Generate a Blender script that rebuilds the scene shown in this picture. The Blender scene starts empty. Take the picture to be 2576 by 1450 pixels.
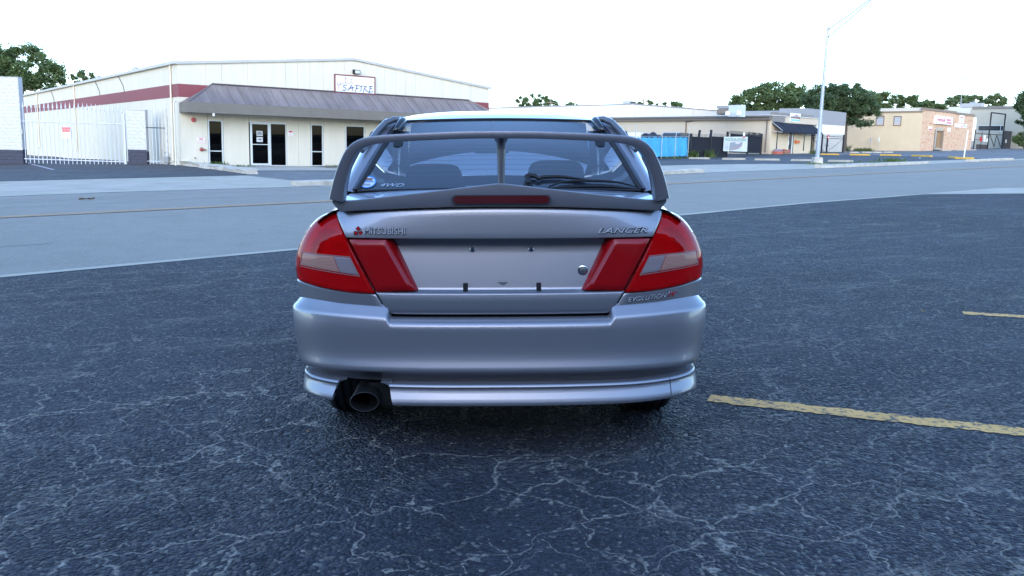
import bpy, bmesh, math, random
import numpy as np
from mathutils import Vector, Matrix, Euler
rnd = random.Random(7)
rad = math.radians
SC = bpy.context.scene
COL = SC.collection
# ------------------------------------------------------------------ camera
def cam_basis(yaw, pitch, roll):
    f = Vector((-math.sin(yaw)*math.cos(pitch), math.cos(yaw)*math.cos(pitch), -math.sin(pitch)))
    r = Vector((math.cos(yaw), math.sin(yaw), 0)); u = r.cross(f)
    return (math.cos(roll)*r+math.sin(roll)*u, -math.sin(roll)*r+math.cos(roll)*u, f)
cd = bpy.data.cameras.new('camera'); cam = bpy.data.objects.new('camera', cd); COL.objects.link(cam)
_r, _u, _f = cam_basis(rad(-0.8), math.atan(355/2161.), rad(1.47))
cam.matrix_world = Matrix(((_r.x, _u.x, -_f.x, 0.0), (_r.y, _u.y, -_f.y, -3.45), (_r.z, _u.z, -_f.z, 1.29), (0, 0, 0, 1)))
cd.sensor_width = 36; cd.lens = 2161/2576*36; cd.clip_start = .05; cd.clip_end = 4000
SC.camera = cam
# ------------------------------------------------------------------ sky and sun
SUN_EL, SUN_AZ = 20.0, 186.0           # degrees; azimuth clockwise from +Y (low behind the camera, hidden by a building added to keep the lot in shade)
wd = bpy.data.worlds.new('World'); SC.world = wd; wd.use_nodes = True
nt = wd.node_tree; bg = nt.nodes['Background']
sk = nt.nodes.new('ShaderNodeTexSky'); sk.sky_type = 'NISHITA'; sk.sun_disc = False
sk.sun_elevation = rad(SUN_EL); sk.sun_rotation = rad(SUN_AZ); sk.altitude = 100
sk.air_density = 1.0; sk.dust_density = 1.0; sk.ozone_density = 4.0
nt.links.new(sk.outputs[0], bg.inputs[0]); bg.inputs[1].default_value = 0.15
sd = bpy.data.lights.new('sun', 'SUN'); so = bpy.data.objects.new('sun', sd); COL.objects.link(so)
sd.energy = 0.02; sd.angle = rad(25); sd.color = (1, .93, .84)
so.rotation_euler = Euler((rad(90-SUN_EL), 0, rad(180-SUN_AZ)), 'XYZ')
SC.view_settings.view_transform = 'Standard'; SC.view_settings.look = 'None'
SC.view_settings.exposure = 2.2; SC.view_settings.gamma = 1.0; SC.view_settings.use_curve_mapping = False
SC.render.engine = 'CYCLES'
SC.cycles.use_denoising = True; SC.cycles.max_bounces = 10; SC.cycles.transparent_max_bounces = 16
SC.cycles.caustics_reflective = False; SC.cycles.caustics_refractive = False
SC.cycles.use_adaptive_sampling = True; SC.cycles.adaptive_threshold = .01
# ------------------------------------------------------------------ materials
MATS = {}
def nodes_of(m): return m.node_tree.nodes, m.node_tree.links
def mat(name, col=(.5, .5, .5), rough=.6, metal=0., coat=0., var=0., vscale=3., bump=0., bscale=40., bdist=.01, spec=.5, stretch=(1, 1, 1), var2=0.):
    """plain procedural material: base colour with noise variation and fine relief"""
    if name in MATS: return MATS[name]
    m = bpy.data.materials.new(name); m.use_nodes = True
    N, L = nodes_of(m); b = N['Principled BSDF']
    b.inputs['Base Color'].default_value = (*col, 1); b.inputs['Roughness'].default_value = rough
    b.inputs['Metallic'].default_value = metal; b.inputs['Coat Weight'].default_value = coat; b.inputs['Coat Roughness'].default_value = .04
    b.inputs['Specular IOR Level'].default_value = spec
    if var or bump:
        tc = N.new('ShaderNodeTexCoord'); mp = N.new('ShaderNodeMapping'); mp.inputs['Scale'].default_value = stretch
        L.new(tc.outputs['Object'], mp.inputs['Vector'])
    if var:
        n = N.new('ShaderNodeTexNoise'); n.inputs['Scale'].default_value = vscale; n.inputs['Detail'].default_value = 6; n.inputs['Roughness'].default_value = .65
        L.new(mp.outputs[0], n.inputs['Vector'])
        mr = N.new('ShaderNodeMapRange'); mr.inputs[1].default_value = .25; mr.inputs[2].default_value = .75
        mr.inputs[3].default_value = 1-var; mr.inputs[4].default_value = 1+var
        L.new(n.outputs[0], mr.inputs[0])
        mx = N.new('ShaderNodeVectorMath'); mx.operation = 'SCALE'; mx.inputs[0].default_value = col
        L.new(mr.outputs[0], mx.inputs['Scale']); L.new(mx.outputs[0], b.inputs['Base Color'])
    if bump:
        n2 = N.new('ShaderNodeTexNoise'); n2.inputs['Scale'].default_value = bscale; n2.inputs['Detail'].default_value = 4
        L.new(mp.outputs[0], n2.inputs['Vector'])
        bp = N.new('ShaderNodeBump'); bp.inputs['Strength'].default_value = bump; bp.inputs['Distance'].default_value = bdist
        L.new(n2.outputs[0], bp.inputs['Height']); L.new(bp.outputs[0], b.inputs['Normal'])
    MATS[name] = m; return m
def glass(name, tint=(.8, .85, .88), ior=1.5, rough=0., refl=1.7):
    """thin sheet glass: Fresnel mirror over a tinted see-through layer"""
    if name in MATS: return MATS[name]
    m = bpy.data.materials.new(name); m.use_nodes = True; N, L = nodes_of(m); N.remove(N['Principled BSDF'])
    out = N['Material Output']; tr = N.new('ShaderNodeBsdfTransparent'); tr.inputs[0].default_value = (*tint, 1)
    gl = N.new('ShaderNodeBsdfGlossy'); gl.inputs['Roughness'].default_value = rough; gl.inputs[0].default_value = (1, 1, 1, 1)
    fr = N.new('ShaderNodeFresnel'); fr.inputs[0].default_value = ior; mx = N.new('ShaderNodeMixShader')
    ml = N.new('ShaderNodeMath'); ml.operation = 'MULTIPLY'; ml.inputs[1].default_value = refl; ml.use_clamp = True
    L.new(fr.outputs[0], ml.inputs[0]); L.new(ml.outputs[0], mx.inputs[0]); L.new(tr.outputs[0], mx.inputs[1]); L.new(gl.outputs[0], mx.inputs[2]); L.new(mx.outputs[0], out.inputs[0])
    MATS[name] = m; return m
# ------------------------------------------------------------------ mesh helpers
def link(o, parent=None, kind=None, label=None, cat=None, group=None):
    COL.objects.link(o)
    if parent: o.parent = parent
    if kind: o['kind'] = kind
    if label: o['label'] = label
    if cat: o['category'] = cat
    if group: o['group'] = group
    return o
def empty(name, loc=(0, 0, 0), rz=0., label=None, cat=None, group=None):
    o = bpy.data.objects.new(name, None); o.location = loc; o.rotation_euler = (0, 0, rad(rz)); o.empty_display_size = .2
    return link(o, None, None, label, cat, group)
def mesh(name, vs, fs, m=None, smooth=False, sharp=None):
    me = bpy.data.meshes.new(name); me.from_pydata([tuple(v) for v in vs], [], [tuple(f) for f in fs]); me.update()
    if m: me.materials.append(m)
    if smooth:
        me.polygons.foreach_set('use_smooth', [True]*len(me.polygons))
        if sharp: me.set_sharp_from_angle(angle=rad(sharp))
    return me
def obj(name, vs, fs, m, parent=None, smooth=False, sharp=None, loc=None, **k):
    o = bpy.data.objects.new(name, mesh(name, vs, fs, m, smooth, sharp))
    if loc: o.location = loc
    return link(o, parent, **k)
def bobj(name, bm, m, parent=None, smooth=False, sharp=None, loc=None, rot=None, fix=True, **k):
    if fix: bmesh.ops.recalc_face_normals(bm, faces=bm.faces)
    me = bpy.data.meshes.new(name); bm.to_mesh(me); bm.free()
    if m: me.materials.append(m)
    if smooth:
        me.polygons.foreach_set('use_smooth', [True]*len(me.polygons))
        if sharp: me.set_sharp_from_angle(angle=rad(sharp))
    o = bpy.data.objects.new(name, me)
    if loc: o.location = loc
    if rot: o.rotation_euler = rot
    return link(o, parent, **k)
def bx(bm, x0, x1, y0, y1, z0, z1, bev=0., M=None):
    vs = [bm.verts.new((x, y, z)) for z in (z0, z1) for y in (y0, y1) for x in (x0, x1)]
    fs = [bm.faces.new([vs[i] for i in f]) for f in ((0, 2, 3, 1), (4, 5, 7, 6), (0, 1, 5, 4), (2, 6, 7, 3), (0, 4, 6, 2), (1, 3, 7, 5))]
    if bev:
        es = list({e for f in fs for e in f.edges})
        r = bmesh.ops.bevel(bm, geom=es, offset=bev, segments=2, affect='EDGES', profile=.6)
        vs = [v for v in bm.verts if v.is_valid and (v in set(r['verts']) or v in vs)]
    if M is not None:
        bmesh.ops.transform(bm, matrix=M, verts=[v for v in vs if v.is_valid])
    return vs
def box(name, x0, x1, y0, y1, z0, z1, m, parent=None, bev=0., **k):
    bm = bmesh.new(); bx(bm, min(x0, x1), max(x0, x1), min(y0, y1), max(y0, y1), min(z0, z1), max(z0, z1), bev)
    return bobj(name, bm, m, parent, **k)
def tube(bm, pts, r, seg=8, caps=True):
    """swept round tube through pts; r a number or one radius per point"""
    pts = [Vector(p) for p in pts]; n = len(pts); rs = r if isinstance(r, (list, tuple)) else [r]*n
    rings = []; up = None
    for i in range(n):
        t = (pts[min(i+1, n-1)]-pts[max(i-1, 0)]).normalized()
        if up is None: up = Vector((0, 0, 1)) if abs(t.z) < .9 else Vector((1, 0, 0))
        a = (up-t*up.dot(t)).normalized(); b = t.cross(a); up = a
        rings.append([bm.verts.new(pts[i]+(a*math.cos(2*math.pi*k/seg)+b*math.sin(2*math.pi*k/seg))*rs[i]) for k in range(seg)])
    for i in range(n-1):
        for k in range(seg):
            bm.faces.new((rings[i][k], rings[i][(k+1) % seg], rings[i+1][(k+1) % seg], rings[i+1][k]))
    if caps:
        bm.faces.new(rings[0][::-1]); bm.faces.new(rings[-1])
def tubeo(name, pts, r, m, parent=None, seg=8, **k):
    bm = bmesh.new(); tube(bm, pts, r, seg); return bobj(name, bm, m, parent, smooth=True, sharp=50, **k)
def lathe(name, prof, m, parent=None, seg=24, loc=None, rot=None, axis='Z', **k):
    """prof: (radius, height) pairs"""
    vs = []; fs = []; n = len(prof)
    for (r, h) in prof:
        for s in range(seg):
            a = 2*math.pi*s/seg; c, d = r*math.cos(a), r*math.sin(a)
            vs.append((c, d, h) if axis == 'Z' else ((c, h, d) if axis == 'Y' else (h, c, d)))
    for i in range(n-1):
        for s in range(seg): fs.append((i*seg+s, i*seg+(s+1) % seg, (i+1)*seg+(s+1) % seg, (i+1)*seg+s))
    fs.append(tuple(range(seg))[::-1]); fs.append(tuple(range((n-1)*seg, n*seg)))
    bm = bmesh.new(); bv = [bm.verts.new(v) for v in vs]
    for f in fs: bm.faces.new([bv[i] for i in f])
    return bobj(name, bm, m, parent, smooth=True, sharp=35, loc=loc, rot=rot, **k)
def prism(name, poly, y0, y1, m, parent=None, bev=0., **k):
    """polygon in (x,z) given thickness from y0 to y1"""
    bm = bmesh.new(); a = [bm.verts.new((x, y0, z)) for x, z in poly]; b = [bm.verts.new((x, y1, z)) for x, z in poly]; n = len(poly)
    bm.faces.new(a); bm.faces.new(b[::-1])
    for i in range(n): bm.faces.new((a[i], b[i], b[(i+1) % n], a[(i+1) % n]))
    bmesh.ops.recalc_face_normals(bm, faces=bm.faces)
    if bev: bmesh.ops.bevel(bm, geom=list(bm.edges), offset=bev, segments=2, affect='EDGES')
    return bobj(name, bm, m, parent, **k)
def text(name, body, size, m, parent=None, loc=(0, 0, 0), rot=(rad(90), 0, 0), ext=.002, shear=0., sx=1., bold=0., align='LEFT', space=1., **k):
    cu = bpy.data.curves.new(name, 'FONT'); cu.body = body; cu.size = size; cu.extrude = ext; cu.shear = shear; cu.offset = bold
    cu.align_x = align; cu.space_character = space; cu.resolution_u = 3; cu.bevel_depth = 0
    t = bpy.data.objects.new(name, cu); me = bpy.data.meshes.new_from_object(t); me.name = name
    bpy.data.objects.remove(t); bpy.data.curves.remove(cu)
    me.materials.clear(); me.materials.append(m)
    o = bpy.data.objects.new(name, me); o.location = loc; o.rotation_euler = rot; o.scale = (sx, 1, 1)
    return link(o, parent, **k)
def copy_of(o, parent=None, loc=None, rot=None, **k):
    c = o.copy(); c.parent = parent
    for key in ('label', 'group', 'category'):
        if key in c: del c[key]
    if loc is not None: c.location = loc
    if rot is not None: c.rotation_euler = rot
    return link(c, parent, **k)
def smoothstep(a, b, x):
    t = max(0., min(1., (x-a)/(b-a))); return t*t*(3-2*t)
def lerp(a, b, t): return a+(b-a)*t
def cspline(xs, ys):
    """monotone cubic through points"""
    xs = list(xs); ys = list(ys); n = len(xs); d = [(ys[i+1]-ys[i])/(xs[i+1]-xs[i]) for i in range(n-1)]
    mm = [d[0]]+[0 if d[i-1]*d[i] <= 0 else 2*d[i-1]*d[i]/(d[i-1]+d[i]) for i in range(1, n-1)]+[d[-1]]
    def f(x):
        if x <= xs[0]: return ys[0]
        if x >= xs[-1]: return ys[-1]
        import bisect
        i = bisect.bisect_right(xs, x)-1; h = xs[i+1]-xs[i]; t = (x-xs[i])/h
        return ys[i]*(1+2*t)*(1-t)**2+mm[i]*h*t*(1-t)**2+ys[i+1]*t*t*(3-2*t)+mm[i+1]*h*t*t*(t-1)
    return f
# ------------------------------------------------------------------ lie of the land
WA = rad(36); W0 = (-17.54, 44.08)
def gz(x, y):
    xx = max(-80., min(110., x)); yy = max(-60., min(190., y))
    z = .027*xx+.007*yy
    dx, dy = x-W0[0], y-W0[1]; s = dx*math.cos(WA)+dy*math.sin(WA); t = dx*math.sin(WA)-dy*math.cos(WA)
    if 0 < s < 26 and t < 25:
        z -= .0261*min(s, 12.)*(1-smoothstep(13, 26, s))*(1-max(0., t)/25.)
    return z
def sheet(name, poly, dz, m, cell=3., kind='structure', parent=None, **k):
    """flat covering of the ground, following its slope, dz above it"""
    bm = bmesh.new(); bm.faces.new([bm.verts.new((x, y, 0)) for x, y in poly])
    bmesh.ops.triangulate(bm, faces=bm.faces)
    for _ in range(8):
        es = [e for e in bm.edges if e.calc_length() > cell]
        if not es: break
        bmesh.ops.subdivide_edges(bm, edges=es, cuts=1); bmesh.ops.triangulate(bm, faces=[f for f in bm.faces if len(f.verts) > 3])
    for v in bm.verts: v.co.z = gz(v.co.x, v.co.y)+dz
    for f in bm.faces:
        f.normal_update()
        if f.normal.z < 0: f.normal_flip()
    return bobj(name, bm, m, parent, fix=False, kind=kind, **k)
def ribbon(name, pts, w, h, m, dz=0., parent=None, side=0., jitter=0., **k):
    """raised strip (kerb) along pts: w wide, h high; side shifts it sideways"""
    dense = []
    for a, b in zip(pts[:-1], pts[1:]):
        n = max(1, int(math.dist(a, b)/1.2)); dense += [(lerp(a[0], b[0], i/n), lerp(a[1], b[1], i/n)) for i in range(n)]
    dense.append(pts[-1]); bm = bmesh.new(); rows = []; r = random.Random(len(dense))
    for i, p in enumerate(dense):
        a = dense[max(i-1, 0)]; b = dense[min(i+1, len(dense)-1)]; l = math.dist(a, b); nx, ny = -(b[1]-a[1])/l, (b[0]-a[0])/l
        row = []
        for o, z in ((-w/2, -.1), (-w/2+.0, h*.75), (-w/2+.04, h), (w/2-.04, h), (w/2, h*.75), (w/2, -.1)):
            jx = r.uniform(-jitter, jitter)
            x = p[0]+nx*(o+side+jx); y = p[1]+ny*(o+side+jx); row.append(bm.verts.new((x, y, gz(x, y)+z+dz+(r.uniform(-jitter, jitter)*.6 if z > 0 else 0))))
        rows.append(row)
    for a, b in zip(rows[:-1], rows[1:]):
        for i in range(5): bm.faces.new((a[i], a[i+1], b[i+1], b[i]))
    bm.faces.new(rows[0]); bm.faces.new(rows[-1][::-1])
    return bobj(name, bm, m, parent, **k)
# ================================================================== GROUND
def asphalt(name, base, light, crack=True, crack_scale=1.9, wear=.5, rot=0., agg=95., bumpd=.006, fine=1., rough=.62, con=(.4, 1.65), web=None):
    """worn asphalt: stones in relief, pale filled cracks, rubbed streaks"""
    m = bpy.data.materials.new(name); m.use_nodes = True; N, L = nodes_of(m); b = N['Principled BSDF']
    def nd(t, **k):
        n = N.new('ShaderNode'+t)
        for a, v in k.items(): n.inputs[a].default_value = v
        return n
    def math_(op, a, bb=None, clamp=False):
        n = N.new('ShaderNodeMath'); n.operation = op; n.use_clamp = clamp
        for i, v in enumerate((a, bb)):
            if v is None: continue
            if isinstance(v, (int, float)): n.inputs[i].default_value = v
            else: L.new(v, n.inputs[i])
        return n.outputs[0]
    def rng(v, a, bb, c, d, smooth=False):
        n = N.new('ShaderNodeMapRange'); n.interpolation_type = 'SMOOTHSTEP' if smooth else 'LINEAR'; L.new(v, n.inputs[0])
        for i, x in enumerate((a, bb, c, d)): n.inputs[i+1].default_value = x
        return n.outputs[0]
    tc = N.new('ShaderNodeTexCoord'); co = tc.outputs['Object']
    mp = N.new('ShaderNodeMapping'); mp.inputs['Rotation'].default_value = (0, 0, rot); L.new(co, mp.inputs[0]); cr = mp.outputs[0]
    def noise(sc, det=4, src=co, ro=.55, st=None):
        if st:
            q = N.new('ShaderNodeMapping'); q.inputs['Scale'].default_value = st; L.new(src, q.inputs[0]); src = q.outputs[0]
        n = nd('TexNoise', Scale=sc, Detail=det, Roughness=ro); L.new(src, n.inputs['Vector']); return n
    big = noise(.35, 5); mid = noise(2.3, 5); fin = noise(agg*.55, 3)
    stone = N.new('ShaderNodeTexVoronoi'); stone.feature = 'F1'; stone.inputs['Scale'].default_value = agg; L.new(co, stone.inputs['Vector'])
    st2 = N.new('ShaderNodeTexVoronoi'); st2.feature = 'F1'; st2.inputs['Scale'].default_value = agg*.42; L.new(co, st2.inputs['Vector'])
    # colour
    t = math_('ADD', math_('MULTIPLY', rng(big.outputs[0], .3, .7, 0, 1), .45), math_('MULTIPLY', rng(mid.outputs[0], .3, .7, 0, 1), .35))
    sep = N.new('ShaderNodeSeparateColor'); L.new(stone.outputs['Color'], sep.inputs[0])
    t = math_('ADD', t, math_('MULTIPLY', sep.outputs[0], .5))
    lightm = rng(sep.outputs[1], .90, 1., 0, .55)                       # scattered pale stones
    if crack:
        d1 = noise(3.2, 3); d2 = noise(17, 3)
        vm = N.new('ShaderNodeVectorMath'); vm.operation = 'SUBTRACT'; L.new(d1.outputs['Color'], vm.inputs[0]); vm.inputs[1].default_value = (.5, .5, .5)
        vs = N.new('ShaderNodeVectorMath'); vs.operation = 'SCALE'; vs.inputs['Scale'].default_value = .42; L.new(vm.outputs[0], vs.inputs[0])
        va = N.new('ShaderNodeVectorMath'); va.operation = 'ADD'; L.new(co, va.inputs[0]); L.new(vs.outputs[0], va.inputs[1])
        vm2 = N.new('ShaderNodeVectorMath'); vm2.operation = 'SUBTRACT'; L.new(d2.outputs['Color'], vm2.inputs[0]); vm2.inputs[1].default_value = (.5, .5, .5)
        vs2 = N.new('ShaderNodeVectorMath'); vs2.operation = 'SCALE'; vs2.inputs['Scale'].default_value = .075; L.new(vm2.outputs[0], vs2.inputs[0])
        vb = N.new('ShaderNodeVectorMath'); vb.operation = 'ADD'; L.new(va.outputs[0], vb.inputs[0]); L.new(vs2.outputs[0], vb.inputs[1])
        def cracks(scale, w0, w1, seed, lo, hi):
            of = N.new('ShaderNodeVectorMath'); of.operation = 'ADD'; of.inputs[1].default_value = (seed, seed*1.7, 0); L.new(vb.outputs[0], of.inputs[0])
            v = N.new('ShaderNodeTexVoronoi'); v.feature = 'DISTANCE_TO_EDGE'; v.inputs['Scale'].default_value = scale; v.voronoi_dimensions = '2D'; L.new(of.outputs[0], v.inputs['Vector'])
            wn = noise(1.7, 3, of.outputs[0]); width = rng(wn.outputs[0], .35, .7, w0, w1)
            k = math_('DIVIDE', v.outputs['Distance'], width); k = rng(k, .15, 1., 1, 0, True)
            on = noise(.75, 3, of.outputs[0]); return math_('MULTIPLY', k, rng(on.outputs[0], lo, hi, 0, 1, True))
        c1 = cracks(crack_scale, .004, .046, 0., .37, .50); c2 = cracks(crack_scale*.55, .003, .028, 9., .40, .54)
        zone = rng(noise(.22, 3, co).outputs[0], .36, .52, .45, 1, True)
        if web:   # the slab is most broken up around one spot
            dn = N.new('ShaderNodeVectorMath'); dn.operation = 'DISTANCE'; dn.inputs[1].default_value = web; L.new(co, dn.inputs[0])
            near = rng(dn.outputs['Value'], 1.6, 4.2, 1, .12, True); zone = math_('MAXIMUM', math_('MULTIPLY', zone, .55), near)
            c2 = math_('MAXIMUM', c2, math_('MULTIPLY', cracks(crack_scale*2.0, .004, .036, 5., .47, .58), near))
        brk = rng(noise(38, 3).outputs[0], .36, .56, .18, 1)
        cm = math_('MULTIPLY', math_('MULTIPLY', math_('MAXIMUM', c1, c2), brk), zone)
        lightm = math_('MAXIMUM', lightm, math_('MULTIPLY', cm, .9))
    if wear:
        s1 = noise(1.1, 6, cr, .7, (.55, 2.4, 1)); s2 = noise(28, 3, cr, .6, (.6, 1.8, 1))
        wm = math_('MULTIPLY', rng(s1.outputs[0], .50, .72, 0, 1, True), rng(s2.outputs[0], .42, .66, 0, 1, True))
        lightm = math_('MAXIMUM', lightm, math_('MULTIPLY', wm, wear))
    ramp = N.new('ShaderNodeMix'); ramp.data_type = 'RGBA'; L.new(t, ramp.inputs[0])
    ramp.inputs[6].default_value = (*[c*con[0] for c in base], 1); ramp.inputs[7].default_value = (*[c*con[1] for c in base], 1)
    mx = N.new('ShaderNodeMix'); mx.data_type = 'RGBA'; L.new(lightm, mx.inputs[0]); L.new(ramp.outputs[2], mx.inputs[6]); mx.inputs[7].default_value = (*light, 1)
    L.new(mx.outputs[2], b.inputs['Base Color'])
    L.new(rng(sep.outputs[2], 0, 1, rough-.17, rough+.22), b.inputs['Roughness']); b.inputs['Specular IOR Level'].default_value = .25
    # relief
    h = math_('SUBTRACT', math_('MULTIPLY', sep.outputs[0], .5), math_('MULTIPLY', stone.outputs['Distance'], 1.1))
    h = math_('SUBTRACT', h, math_('MULTIPLY', st2.outputs['Distance'], .9)); h = math_('ADD', h, math_('MULTIPLY', fin.outputs[0], .8))
    h = math_('MULTIPLY', h, math_('SUBTRACT', 1.0, math_('MULTIPLY', lightm, .45)))
    bp = N.new('ShaderNodeBump'); bp.inputs['Strength'].default_value = fine; bp.inputs['Distance'].default_value = bumpd
    L.new(h, bp.inputs['Height']); L.new(bp.outputs[0], b.inputs['Normal'])
    return m
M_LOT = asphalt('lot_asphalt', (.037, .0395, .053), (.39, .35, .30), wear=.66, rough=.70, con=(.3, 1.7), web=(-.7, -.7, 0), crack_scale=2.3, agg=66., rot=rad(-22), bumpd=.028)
M_ROAD = asphalt('road_asphalt', (.25, .231, .197), (.31, .29, .255), crack=False, con=(.86, 1.14), wear=.25, rot=rad(39), agg=60, bumpd=.003, rough=.75)
M_LOT2 = asphalt('dark_far_asphalt', (.05, .05, .053), (.16, .16, .155), crack_scale=.6, wear=.35, rot=rad(39), agg=40, bumpd=.004, rough=.75)
M_LOT3 = asphalt('old_grey_asphalt', (.13, .13, .13), (.24, .24, .23), crack_scale=.5, wear=.5, rot=rad(39), agg=40, bumpd=.004, rough=.8)
CONC = mat('pale_concrete', (.40, .365, .30), .85, var=.22, vscale=.9, bump=.3, bscale=25, bdist=.01)
KERB = mat('kerb_concrete', (.46, .43, .37), .85, var=.35, vscale=2.5, bump=.6, bscale=14, bdist=.02)
DIRT = mat('ground_earth', (.16, .145, .115), .95, var=.4, vscale=.6, bump=.4, bscale=6, bdist=.05)
def worn(name, col, under, thr=.42):
    m = mat(name, col, .7); N, L = nodes_of(m); b = N['Principled BSDF']; tc = N.new('ShaderNodeTexCoord')
    n = N.new('ShaderNodeTexNoise'); n.inputs['Scale'].default_value = 28; n.inputs['Detail'].default_value = 6; n.inputs['Roughness'].default_value = .7; L.new(tc.outputs['Object'], n.inputs[0])
    n2 = N.new('ShaderNodeTexNoise'); n2.inputs['Scale'].default_value = 5; n2.inputs['Detail'].default_value = 4; L.new(tc.outputs['Object'], n2.inputs[0])
    r = N.new('ShaderNodeMapRange'); r.inputs[1].default_value = thr-.05; r.inputs[2].default_value = thr+.07; L.new(n.outputs[0], r.inputs[0])
    mx = N.new('ShaderNodeMix'); mx.data_type = 'RGBA'; L.new(r.outputs[0], mx.inputs[0]); mx.inputs[6].default_value = (*under, 1)
    c2 = N.new('ShaderNodeMix'); c2.data_type = 'RGBA'; L.new(n2.outputs[0], c2.inputs[0]); c2.inputs[6].default_value = (*[c*.7 for c in col], 1); c2.inputs[7].default_value = (min(1, col[0]*1.25), min(1, col[1]*1.35), min(1, col[2]*1.9), 1)
    L.new(c2.outputs[2], mx.inputs[7]); L.new(mx.outputs[2], b.inputs['Base Color'])
    bp = N.new('ShaderNodeBump'); bp.inputs['Strength'].default_value = .8; bp.inputs['Distance'].default_value = .006; n3 = N.new('ShaderNodeTexNoise'); n3.inputs['Scale'].default_value = 60; L.new(tc.outputs['Object'], n3.inputs[0]); L.new(n3.outputs[0], bp.inputs['Height']); L.new(bp.outputs[0], b.inputs['Normal'])
    return m
YELL = worn('worn_yellow_paint', (.78, .40, .08), (.05, .05, .05), .43)
YELR = worn('faded_orange_paint', (.52, .27, .08), (.24, .2, .15), .41)
WPNT = worn('faded_white_paint', (.5, .42, .38), (.07, .07, .07), .40)

sheet('ground', [(-900, -500), (900, -500), (900, 1100), (-900, 1100)], -.03, DIRT, cell=25)
NEAR = [(-60, -41.8), (-30, -16.2), (-4.87, 4.86), (-2.47, 6.96), (3.4, 11.86), (6.24, 14.4), (10.25, 17.42)]
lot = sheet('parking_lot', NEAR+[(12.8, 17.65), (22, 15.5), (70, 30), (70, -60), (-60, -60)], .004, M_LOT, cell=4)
FARE = [(-55, -20), (-30, .8), (-12.06, 17.38), (-10., 19.2), (-6.6, 21.1), (0, 25.6), (6.36, 29.96), (7.86, 31.5), (11.31, 34.05), (15.53, 37.38), (18.69, 39.95), (22.28, 42.97), (29.11, 48.9), (33., 52.1), (60, 74), (120, 124)]
road = sheet('road', [(-60.2, -41.6), (-30.2, -16)]+NEAR[2:]+[(12.8, 17.65), (22, 15.5), (70, 40), (140, 95)]+FARE[::-1], 0.0, M_ROAD, cell=4)
sheet('gutter_strip', [(-60, -41.8), (-30, -16.2), (-4.87, 4.86), (-2.47, 6.96), (3.4, 11.86), (6.24, 14.4), (10.25, 17.42), (10.2, 17.56), (6.17, 14.55), (3.31, 12.02), (-2.57, 7.09), (-4.99, 4.98), (-30.15, -16.05), (-60.15, -41.65)], .008, CONC, cell=4)
sheet('side_apron', [(10.25, 17.42), (12.8, 17.65), (22, 15.5), (70, 30), (70, 38), (24, 22), (13.5, 20.0), (10.9, 18.1)], .009, CONC, cell=4)
def stripe(name, a, b, w, m, parent, dz=.013):
    dx, dy = b[0]-a[0], b[1]-a[1]; l = math.hypot(dx, dy); nx, ny = -dy/l*w/2, dx/l*w/2
    return sheet(name, [(a[0]-nx, a[1]-ny), (b[0]-nx, b[1]-ny), (b[0]+nx, b[1]+ny), (a[0]+nx, a[1]+ny)], dz, m, cell=3, kind=None, parent=parent)
def ragged(name, a, b, w, m, parent, dz=.010, seed=1, n=60):
    """painted stripe with crumbling edges"""
    r = random.Random(seed); dx, dy = b[0]-a[0], b[1]-a[1]; l = math.hypot(dx, dy); ux, uy = dx/l, dy/l; nx, ny = -uy, ux; vs = []; fs = []
    for i in range(n+1):
        s = l*i/n
        for sd in (-1, 1):
            o = sd*(w/2+r.uniform(-.014, .008)); x = a[0]+ux*s+nx*o; y = a[1]+uy*s+ny*o; vs.append((x, y, gz(x, y)+dz))
        if i: fs.append((2*i-2, 2*i, 2*i+1, 2*i-1))
    return obj(name, vs, fs, m, parent)
p1_, p2_ = (1.087, .812), (2.395, .268); k = 4.2/math.dist(p1_, p2_)
ragged('parking_line', p1_, (lerp(p1_[0], p2_[0], k), lerp(p1_[1], p2_[1], k)), .128, YELL, lot, .0065, seed=3, n=160)
p1_, p2_ = (3.55, 2.98), (3.935, 2.838); k = 4.2/math.dist(p1_, p2_)
ragged('parking_line', p1_, (lerp(p1_[0], p2_[0], k), lerp(p1_[1], p2_[1], k)), .115, YELL, lot, .0065, seed=5, n=120)
CL = [(-40, -15.2), (-8.75, 11.62), (-3.86, 15.47), (5.2, 22.95), (26.18, 39.9), (60, 67.2)]
for off in (-.10, .10):
    for a, b in zip(CL[:-1], CL[1:]):
        l = math.dist(a, b); nx, ny = -(b[1]-a[1])/l*off, (b[0]-a[0])/l*off
        stripe('lane_line', (a[0]+nx, a[1]+ny), (b[0]+nx, b[1]+ny), .12, YELR, road)
TAR = mat('tar_seam', (.05, .05, .052), .5)
for pts in ([(-28, .6), (-10.75, 15.11), (-8.43, 18.0), (-4.78, 20.2), (8, 30.4)], [(-28, -1.2), (-9.99, 13.78), (-6.96, 16.6), (-4.45, 18.5), (12, 31.6), (34, 49)], [(-6.5, 7.25), (-5.82, 7.74)], [(-6.3, 11.45), (-5.7, 11.98)], [(-2, 10.2), (-1.2, 10.75)], [(1, 15.1), (2.4, 16.1)]):
    for a, b in zip(pts[:-1], pts[1:]): stripe('tar_seam', a, b, .035, TAR, road, .012)
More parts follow.
